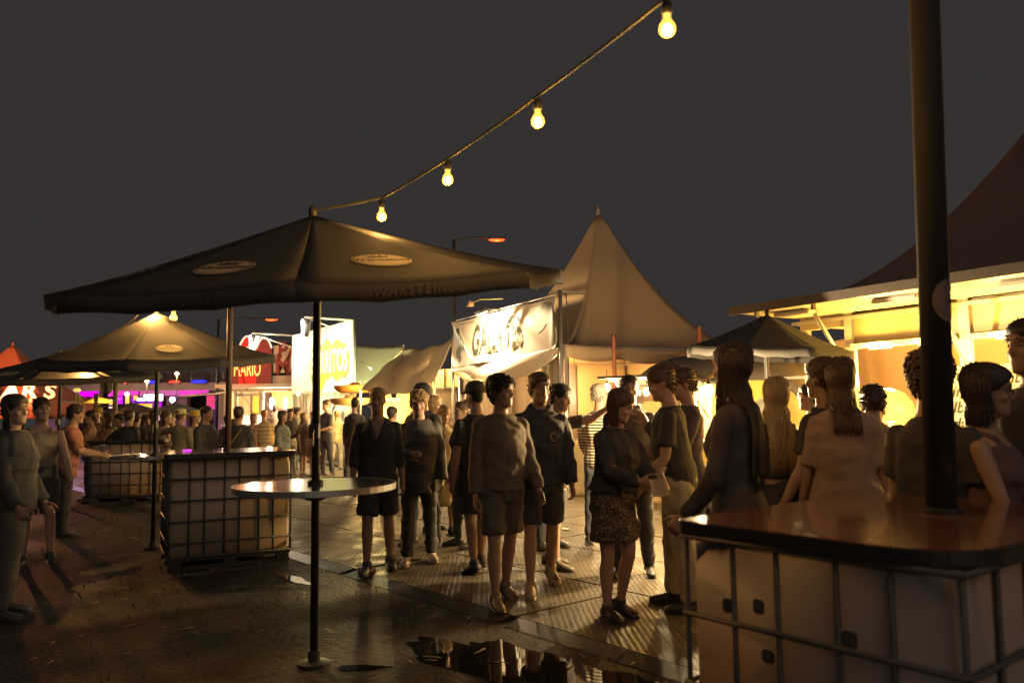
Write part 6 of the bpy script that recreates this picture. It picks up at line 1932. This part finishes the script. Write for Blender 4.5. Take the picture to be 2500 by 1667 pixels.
def finish_people():
    for o, vx, it, post in QUEUE:
        m = o.modifiers.new("r", 'REMESH'); m.mode = 'VOXEL'; m.voxel_size = vx; m.use_smooth_shade = True
        if it:
            s = o.modifiers.new("s", 'SMOOTH'); s.factor = .5; s.iterations = it
    dg = bpy.context.evaluated_depsgraph_get()
    dg.update()
    for o, vx, it, post in QUEUE:
        me = bpy.data.meshes.new_from_object(o.evaluated_get(dg))
        me.name = o.data.name
        if post is not None and len(me.vertices):
            n = len(me.vertices)
            co = np.empty(n * 3, np.float32); me.vertices.foreach_get("co", co); co = co.reshape(-1, 3).astype(np.float64)
            no = np.empty(n * 3, np.float32); me.vertex_normals.foreach_get("vector", no); no = no.reshape(-1, 3)
            co = post(co, no)
            me.vertices.foreach_set("co", co.astype(np.float32).ravel()); me.update()
        me.polygons.foreach_set("use_smooth", [True] * len(me.polygons))
        me["made"] = 1
        QN.append((o, me))
    for o, me in QN:
        old = o.data
        o.modifiers.clear(); o.data = me
        bpy.data.meshes.remove(old)
QN = []
BLK = (.045, .042, .042); CHAR = (.075, .07, .068); NAVY = (.05, .055, .075); DENIM = (.10, .12, .16); GREYJ = (.30, .30, .27)
TZ = .033       # walkway surface
# ------------------------------------------------------------------ the group walking towards the camera
P(922, 946, 7.85, 8, "person in a black V-neck shirt and shorts behind the near round table", z=TZ, g='m', legs=[(10, 1, 2), (-6, 3, -14)], arms=[(2, 9, 8, 5), (-2, 9, 6, 6)],
  top=('vneck', BLK, 1.05), bottom=('shorts', (.04, .04, .042)), shoes=(.06, .055, .05), hair=('buzz', 'light'), skin='b', yaw=-6, pitch=4)
P(1022, 957, 8.25, 6, "person with tousled blond hair in an open dark jacket, one hand at the chest", z=TZ, g='m', legs=[(8, 3, 2), (-5, 4, -10)], arms=[(14, 8, 95, -32), (2, 10, 10, 4)],
  top=('jacket', CHAR), bottom=('trousers', (.04, .04, .045)), shoes=(.50, .44, .36), hair=('curly', 'blond'), skin='b', pitch=10, hem=.72)
P(1031, 941, 9.3, -30, "person in a black cap behind the tousled blond one", z=TZ, top=('hoodie', BLK), bottom=('jeans', NAVY), hair=('short', 'dark'), hat=('cap', (.03, .03, .03)))
P(1060, 968, 10.4, 70, "fair haired person holding a phone to one ear behind the open jacket", z=TZ, g='f', arms=[(20, 12, 150, -14), (4, 8, 10, 4)], top=('long', (.34, .26, .17)), bottom=('jeans', DENIM), hair=('bob', 'blond'))
P(1083, 990, 10.0, 24, "person wrapped in a long mustard shawl looking down", z=TZ, g='f', top=('long', (.46, .38, .20)), bottom=('longskirt', (.34, .28, .13), .42), hair=('pony', 'light'), pitch=14, hem=.7)
P(1128, 980, 9.2, -60, "dark haired person half hidden behind the cap wearer's shoulder", z=TZ, g='f', top=('long', (.10, .08, .07)), bottom=('jeans', NAVY), hair=('bun', 'brown'))
P(1160, 936, 7.9, -150, "person in a black cap and shorts with one lit calf, back turned", z=TZ, legs=[(12, 2, 6), (-8, 3, -16)], arms=[(4, 10, 16, 4), (-6, 10, 8, 6)], top=('tee', BLK), bottom=('shorts', (.045, .045, .05)), shoes=(.06, .05, .05), hair=('buzz', 'dark'), hat=('cap', (.035, .035, .035)), yaw=14)
P(1222, 919, 6.52, 24, "curly haired bearded man in a brown sweater and shorts glancing aside", z=TZ, legs=[(12, 2, 4), (-8, 2, -18)], arms=[(0, 8, 10, 6), (6, 12, 20, 10)], top=('sweater', (.15, .115, .085)), bottom=('shorts', (.10, .085, .07)), shoes=(.20, .15, .11), hair=('curly', 'dark'), skin='b', yaw=36, hem=.88)
r5, h5, b5 = P(1316, 909, 6.95, 8, "tall young man in a black hoodie with a round chest print and bare lit legs", z=TZ, legs=[(14, 3, 8), (-16, 4, -24)], arms=[(-4, 8, 8, 4), (4, 10, 22, 4)], top=('hoodie', (.035, .034, .035)), bottom=('shorts', (.045, .042, .045)), shoes=(.40, .30, .18), hair=('short', 'brown'), skin='b', hood=True, yaw=14, pitch=4, hem=.86)
# round chest print
g = G(); cP = b5((.085, -.168, 1.255))
M_ = frame(cP, (1, 0, 0), (.25, -1, .05))
g.add([M_ @ Vector((.036 * math.cos(k * PI / 12), .042 * math.sin(k * PI / 12), 0)) for k in range(24)], [tuple(range(24))])
pr = g.obj("chest_print", mat("faded_print", (.26, .23, .17), .8), r5)
g = G(); g.add([M_ @ Vector((.024 * math.cos(k * PI / 8) + .003, .028 * math.sin(k * PI / 8) - .002, .0025)) for k in range(16)], [tuple(range(16))])
g.obj("print_figure", mat("print_shadow", (.07, .06, .05), .8), pr)
text_obj("print_text", "o-o-o", M_ @ Matrix.Translation((0, -.062, 0)), mat("faded_print", (.26, .23, .17), .8), pr, size=.026)
P(1362, 940, 7.9, 62, "short haired young man stretching one arm up to a raised fist", z=TZ, legs=[(8, 3, 0), (-6, 3, -12)], arms=[(10, 8, 14, 4), (98, 4, 122, 6)], top=('tee', BLK), bottom=('shorts', (.07, .07, .085)), shoes=(.12, .1, .08), hair=('short', 'black'), skin='a', pitch=14, curl=85, lean=4)
P(1338, 948, 9.0, 40, "person whose face peeps between the hoodie wearer and the raised fist", z=TZ, g='f', top=('long', (.2, .15, .1)), bottom=('jeans', NAVY), hair=('bun', 'brown'))
r9, _, _ = P(1462, 940, 9.3, 172, "grey haired man in a striped sailor shirt, seen from behind", z=TZ, arms=[(6, 8, 20, 4), (20, 6, 60, -6)], top=('long', (.05, .045, .05)), toppat='stripe', bottom=('jeans', NAVY), hair=('short', 'grey'), yaw=-28)
P(1536, 920, 7.5, -12, "man with glasses in a dark hooded jacket facing the camera", z=TZ, arms=[(6, 8, 40, -6), (8, 8, 50, -8)], top=('jacket', (.07, .065, .055)), bottom=('jeans', (.05, .05, .06)), hair=('short', 'dark'), glasses=True, hood=True, yaw=8)
r7, h7, b7 = P(1506, 954, 6.0, 34, "brown haired woman in a black jacket and speckled short dress holding a napkin", z=TZ, g='f', legs=[(4, 1, -2), (14, -2, -16)], arms=[(26, 8, 78, -22), (22, 10, 72, -20)], top=('jacket', (.04, .036, .036)), hem=.98, bottom=('dress', (.05, .04, .035), .60), botpat='speck', shoes=(.03, .025, .025), hair=('bob', 'brown'), yaw=34, pitch=18, lean=6, fat=1.06)
hp7 = h7(0, .10)
def sheet_thing(nm, p, w, h, rx, rz, m, label, cat, t=.003):
    g = G(); g.grid(lambda u, v: Vector(((u - .5) * w, .012 * math.sin(u * 6) * v, (v - .5) * h)), 8, 6)
    o = thin(g.obj(nm, m), t); o.location = p; o.rotation_euler = (rx, 0, rz)
    return tag(o, label, cat)
sheet_thing("napkin", hp7 + Vector((.05, -.05, -.02)), .15, .12, -.35, .5, mat("brown_napkin", (.46, .34, .24), .7, .15, 15), "crumpled napkin in the brown haired woman's hands", "napkin")
sheet_thing("phone", h7(1, .10) + Vector((.0, -.04, .05)), .07, .14, -.5, .7, mat("phone_case", (.30, .22, .16), .35), "phone held up by the brown haired woman", "phone", .008)
P(1624, 896, 6.3, -104, "tall man in a black t-shirt and loose pale jeans handing something over", z=TZ, legs=[(6, 3, 0), (-4, 4, -8)], arms=[(18, 6, 64, -4), (6, 8, 40, 2)], top=('tee', (.035, .034, .036)), bottom=('loose', (.42, .36, .27)), shoes=(.04, .035, .035), hair=('short', 'brown'), pitch=14, lean=5, skin='a')
p_ = at(1606, 1165, 6.12)
g = G(); g.lathe([(.0, -.14), (.012, -.13), (.045, .05), (.048, .10), (.042, .10), (.03, .0), (0, -.1)], n=14)
o = g.obj("paper_cone", mat("greasy_paper", (.58, .45, .28), .6, .15, 14), smooth=True); o.location = p_; o.rotation_euler = (.2, .25, 0)
tag(o, "paper cone dangling from the tall man's hand", "paper cone")
P(1672, 904, 7.0, -86, "brown haired person pressing a hand to the mouth beside the bright bulb", z=TZ, g='m', arms=[(30, 8, 140, -6), (24, 10, 88, -14)], top=('long', (.09, .07, .06)), bottom=('jeans', NAVY), hair=('short', 'brown'), yaw=-10, pitch=8)
# ------------------------------------------------------------------ people at the near bar and the yellow stall
r12, h12, b12 = P(1786, 843, 4.3, -128, "tall person with very long dark hair seen from behind at the near tank bar", z=TZ, g='f', fat=.92, arms=[(6, 6, 12, 3), (8, 8, 40, 2)], top=('long', (.05, .04, .04)), bottom=('trousers', (.04, .035, .038)), shoes=(.05, .04, .04), hair=('long', 'dark'), hair_len=.52, yaw=-8, hem=.80)
ph = h12(0, .12)
bag = tag(empty("hand_bag", ph), "small hand bag with a round metal clasp hanging beside the long dark hair", "bag")
g = G(); g.box((0, 0, -.20), (.05, .16, .13)); g.obj("bag_body", mat("olive_leather", (.20, .17, .07), .5), bag, bevel=.015)
g = G(); g.tube([(0, -.06, -.14), (0, -.05, -.04), (0, 0, 0), (0, .05, -.04), (0, .06, -.14)], .005, 6); g.obj("strap", M_BLACK, bag)
g = G(); g.lathe([(0, -.01), (.02, -.012), (.026, 0), (.02, .012), (0, .01)], c=(-.0, -.0, -.11), n=14, M=Matrix.Rotation(PI / 2, 3, 'X')); g.obj("clasp", M_ALU, bag, smooth=True)
P(1893, 924, 5.3, 176, "woman with long wavy blond hair in a black crop top and long skirt", z=TZ, g='f', arms=[(4, 12, 10, 6), (14, 12, 30, 4)], top=('crop', (.04, .035, .035)), bottom=('longskirt', (.05, .042, .045)), shoes=(.05, .04, .04), hair=('wavy', 'blond'), hair_len=.44, skin='a')
P(1977, 936, 6.9, -120, "dark haired person with a bun behind the blond woman", z=TZ, g='f', arms=[(10, 8, 50, -6), (10, 10, 60, -8)], top=('tank', (.48, .38, .28)), bottom=('skirt', (.1, .08, .08)), hair=('bun', 'dark'))
P(2006, 878, 5.15, -140, "short haired person in dark shorts beside the pale t-shirt", z=TZ, arms=[(4, 8, 12, 4), (10, 8, 30, 2)], top=('tee', (.06, .05, .05)), bottom=('shorts', (.05, .045, .05)), hair=('short', 'brown'), yaw=-10)
P(2050, 876, 4.95, 170, "person with straight brown hair down the back of a pale rose t-shirt", z=TZ, g='f', fat=1.1, arms=[(4, 12, 12, 8), (8, 12, 20, 6)], top=('tee', (.40, .27, .20), .9), bottom=('jeans', (.05, .055, .075)), hair=('long', 'brown'), hair_len=.26, hem=.90)
r17, h17, b17 = P(2128, 946, 5.5, 150, "person bending forward in a plaid shirt under a dark strap", z=TZ, lean=34, arms=[(40, 8, 80, 0), (30, 10, 70, 0)], top=('tee', (.56, .42, .24)), toppat='plaid', bottom=('jeans', (.30, .29, .24)), hair=('short', 'dark'), hem=.80)
P(2268, 866, 3.85, 118, "broad person in a dark t-shirt half hidden by the thick black pole", z=0, arms=[(4, 14, 10, 8), (6, 10, 20, 6)], fat=.98, top=('tee', (.045, .04, .04)), bottom=('jeans', NAVY), hair=('curly', 'brown'), skin='b')
r19, h19, b19 = P(2402, 894, 3.72, 48, "woman with dark wavy hair and glasses talking beside the thick pole", z=0, g='f', arms=[(20, 8, 60, -10), (12, 8, 60, -12)], top=('tank', (.12, .07, .06)), bottom=('jeans', NAVY), hair=('bob', 'dark'), glasses=True, yaw=12, pitch=4, fat=1.05, skin='b')
P(2512, 746, 3.98, -70, "very tall short haired man cut by the picture's edge", z=0, top=('tee', (.05, .045, .05)), bottom=('jeans', NAVY), hair=('short', 'black'), skin='c', yaw=-10)
# ------------------------------------------------------------------ dark figures at the left edge
P(38, 966, 6.4, 96, "dark clad figure at the picture's left edge turned towards the bars", z=0, g='f', arms=[(6, 10, 30, 2), (8, 10, 30, 2)], top=('hoodie', (.05, .047, .045)), bottom=('trousers', (.045, .042, .042)), hair=('bob', 'dark'), fat=1.15, skin='b', yaw=-20)
P(103, 974, 8.6, 30, "person in a grey tank top with a necklace and one lit forearm", z=0, arms=[(8, 14, 34, -2), (24, 14, 34, 10)], top=('tank', (.24, .20, .13)), bottom=('shorts', (.06, .055, .06)), hair=('short', 'dark'), skin='a', yaw=20)
P(183, 990, 10.6, 118, "drinker in a long rust red t-shirt leaning at the far tank bar", z=0, arms=[(24, 8, 80, -8), (30, 10, 75, 0)], top=('tee', (.42, .16, .11), .8), bottom=('trousers', (.04, .038, .04)), hair=('short', 'black'), hem=.78, lean=8, fat=1.08)
FG = "crowd behind the tank bars"
def C(px, ty, d, face, label, **k):
    return P(px, ty, d, face, label, near=False, group=FG, **k)
C(221, 1003, 14.6, -70, "orange lit person facing the rust red t-shirt", g='f', arms=[(40, 8, 90, -10), (20, 8, 90, -12)], top=('long', (.42, .24, .14)), bottom=('jeans', NAVY), hair=('short', 'dark'))
C(237, 997, 15.5, 20, "person in a cap under the small yellow parasol", top=('tee', (.25, .16, .1)), bottom=('jeans', DENIM), hair=('short', 'dark'), hat=('cap', (.5, .35, .1)))
C(262, 1010, 14.9, -40, "person with both hands raised to the chin at the far bar", g='f', arms=[(40, 10, 135, -20), (40, 10, 130, -20)], top=('tank', (.45, .28, .17)), bottom=('jeans', DENIM), hair=('long', 'brown'))
C(293, 1012, 14.6, -24, "person with a lit face resting arms on the far bar", top=('tee', (.05, .05, .05)), arms=[(40, 8, 88, -14), (40, 8, 88, -14)], bottom=('jeans', NAVY), hair=('short', 'dark'), lean=10)
C(316, 1004, 14.4, 160, "broad dark back in front of the violet screens", top=('hoodie', BLK), bottom=('jeans', NAVY), hair=('short', 'dark'), fat=1.12)
C(334, 1009, 15.6, 175, "dark haired person beside the broad dark back", top=('long', (.04, .04, .045)), bottom=('jeans', NAVY), hair=('short', 'black'))
C(356, 1013, 16.6, 120, "person in a dim plum top near the umbrella pole", g='f', top=('long', (.12, .07, .07)), bottom=('jeans', NAVY), hair=('long', 'dark'))
C(373, 1004, 16.0, 200, "person hidden behind the second umbrella's pole", top=('long', (.09, .07, .07)), bottom=('jeans', NAVY), hair=('short', 'dark'))
C(406, 1005, 14.6, 84, "person in a white shirt under a black vest facing the straw hat", arms=[(20, 8, 70, -6), (20, 8, 60, -4)], top=('tee', (.42, .36, .24)), bottom=('trousers', BLK), hair=('bob', 'brown'))
C(420, 1008, 15.4, 10, "person in a pale t-shirt and red trousers behind the straw hat", top=('tee', (.42, .38, .24)), bottom=('trousers', (.36, .07, .05)), hair=('short', 'brown'))
C(441, 1000, 14.2, 150, "person in a straw sun hat and olive shirt raising an elbow", arms=[(10, 12, 40, 0), (30, 80, 110, -30)], top=('long', (.26, .25, .15)), bottom=('trousers', (.42, .11, .05)), hair=('short', 'brown'), hat=('sun', (.58, .50, .24)), twist=10)
C(478, 1004, 14.8, 78, "person in a yellow bucket hat lifting a drink", arms=[(40, 8, 120, -6), (20, 8, 60, -4)], top=('tee', (.30, .24, .14)), bottom=('jeans', DENIM), hair=('short', 'brown'), hat=('bucket', (.62, .42, .05)))
C(504, 993, 12.8, 72, "young man in a dark jacket seen in profile left of the bar's pole", top=('jacket', (.04, .04, .042)), bottom=('jeans', NAVY), hair=('short', 'dark'), fat=1.08)
C(556, 1014, 17.0, 160, "small dark headed person just right of the bar's pole", top=('jacket', BLK), bottom=('jeans', NAVY), hair=('short', 'black'))
r_, _, b_ = C(583, 994, 12.7, 172, "dark jacketed person with a shoulder strap in front of the kiosk", top=('jacket', (.04, .04, .042)), bottom=('jeans', NAVY), hair=('short', 'dark'))
g = G(); g.tube([b_((-.13, .16, 1.40)), b_((.02, .165, 1.2)), b_((.15, .15, 1.02))], .012, 6); g.obj("shoulder_strap", mat("strap_leather", (.32, .22, .12), .6), r_)
C(570, 1030, 13.2, 150, "stooping person with a pale backpack behind the middle tank bar", lean=22, top=('jacket', (.30, .25, .16)), bottom=('jeans', NAVY), hair=('short', 'dark'))
C(619, 1010, 18.5, 40, "seated looking figure in bright red trousers before the kiosk", g='f', top=('long', (.45, .25, .2)), bottom=('trousers', (.55, .07, .03)), hair=('bob', 'ginger'))
C(651, 1000, 18.2, 200, "cropped ginger head above a beige ribbed shirt at the kiosk", top=('tee', (.52, .36, .17)), toppat='thin', bottom=('trousers', BLK), hair=('buzz', 'ginger'), slean=-6, fat=1.08)
C(672, 990, 24.0, 180, "dark head waiting right at the kiosk window", top=('tee', (.3, .2, .15)), bottom=('jeans', NAVY), hair=('short', 'dark'))
C(690, 1003, 15.4, 78, "woman in profile with dark hair and a denim jacket", g='f', top=('jacket', (.13, .15, .13)), bottom=('jeans', NAVY), hair=('long', 'dark'), hair_len=.3)
C(709, 999, 19.8, 40, "woman in a black top and pale grey jeans", g='f', legs=[(2, 3, -2), (4, 3, 0)], arms=[(4, 8, 14, 4), (16, 10, 70, -10)], top=('long', (.04, .035, .035)), bottom=('leggings', (.34, .33, .28)), shoes=(.3, .27, .2), hair=('long', 'dark'), hair_len=.3, hem=1.0)
C(727, 995, 22.0, 100, "dark haired man behind the pale grey jeans", top=('tee', (.15, .1, .08)), bottom=('jeans', NAVY), hair=('short', 'dark'))
C(742, 1008, 19.6, 60, "light brown haired woman in a short brown dress with bare lit legs", g='f', legs=[(6, 2, 2), (-4, 3, -6)], top=('tee', (.16, .11, .09)), bottom=('dress', (.16, .11, .09), .62), shoes=(.1, .08, .06), hair=('long', 'light'), hair_len=.22)
C(766, 1004, 19.2, -60, "brown patterned person mostly hidden by the near table's pole", g='f', top=('long', (.22, .14, .09)), bottom=('skirt', (.08, .06, .06)), hair=('long', 'brown'), hair_len=.3)
C(797, 977, 19.7, -42, "bearded man in a dark t-shirt clasping his hands before the burrito stall", arms=[(16, 12, 78, -26), (16, 12, 78, -26)], top=('tee', (.06, .055, .055), .8), bottom=('jeans', (.05, .05, .06)), shoes=(.05, .04, .04), hair=('short', 'dark'), fat=1.06)
C(822, 1003, 21.5, 180, "figure in a pale jacket at the burrito stall's canvas", top=('jacket', (.42, .36, .22)), bottom=('jeans', GREYJ), hair=('short', 'light'))
C(866, 972, 16.0, 172, "person with a topknot in black sleeves under the brown sombrero", g='f', legs=[(6, 3, 0), (-6, 3, -20)], top=('long', (.045, .04, .042)), bottom=('leggings', (.05, .045, .045)), shoes=(.16, .13, .1), hair=('bun', 'dark'), yaw=30)
C(957, 994, 12.6, 150, "dark head and pale collar behind the V-neck wearer's shoulder", top=('long', (.48, .40, .30)), bottom=('jeans', NAVY), hair=('short', 'black'))
C(1010, 1004, 14.5, -20, "small fair head beside the tousled blond person", g='f', top=('long', (.25, .2, .12)), bottom=('jeans', NAVY), hair=('bob', 'light'))
finish_people()
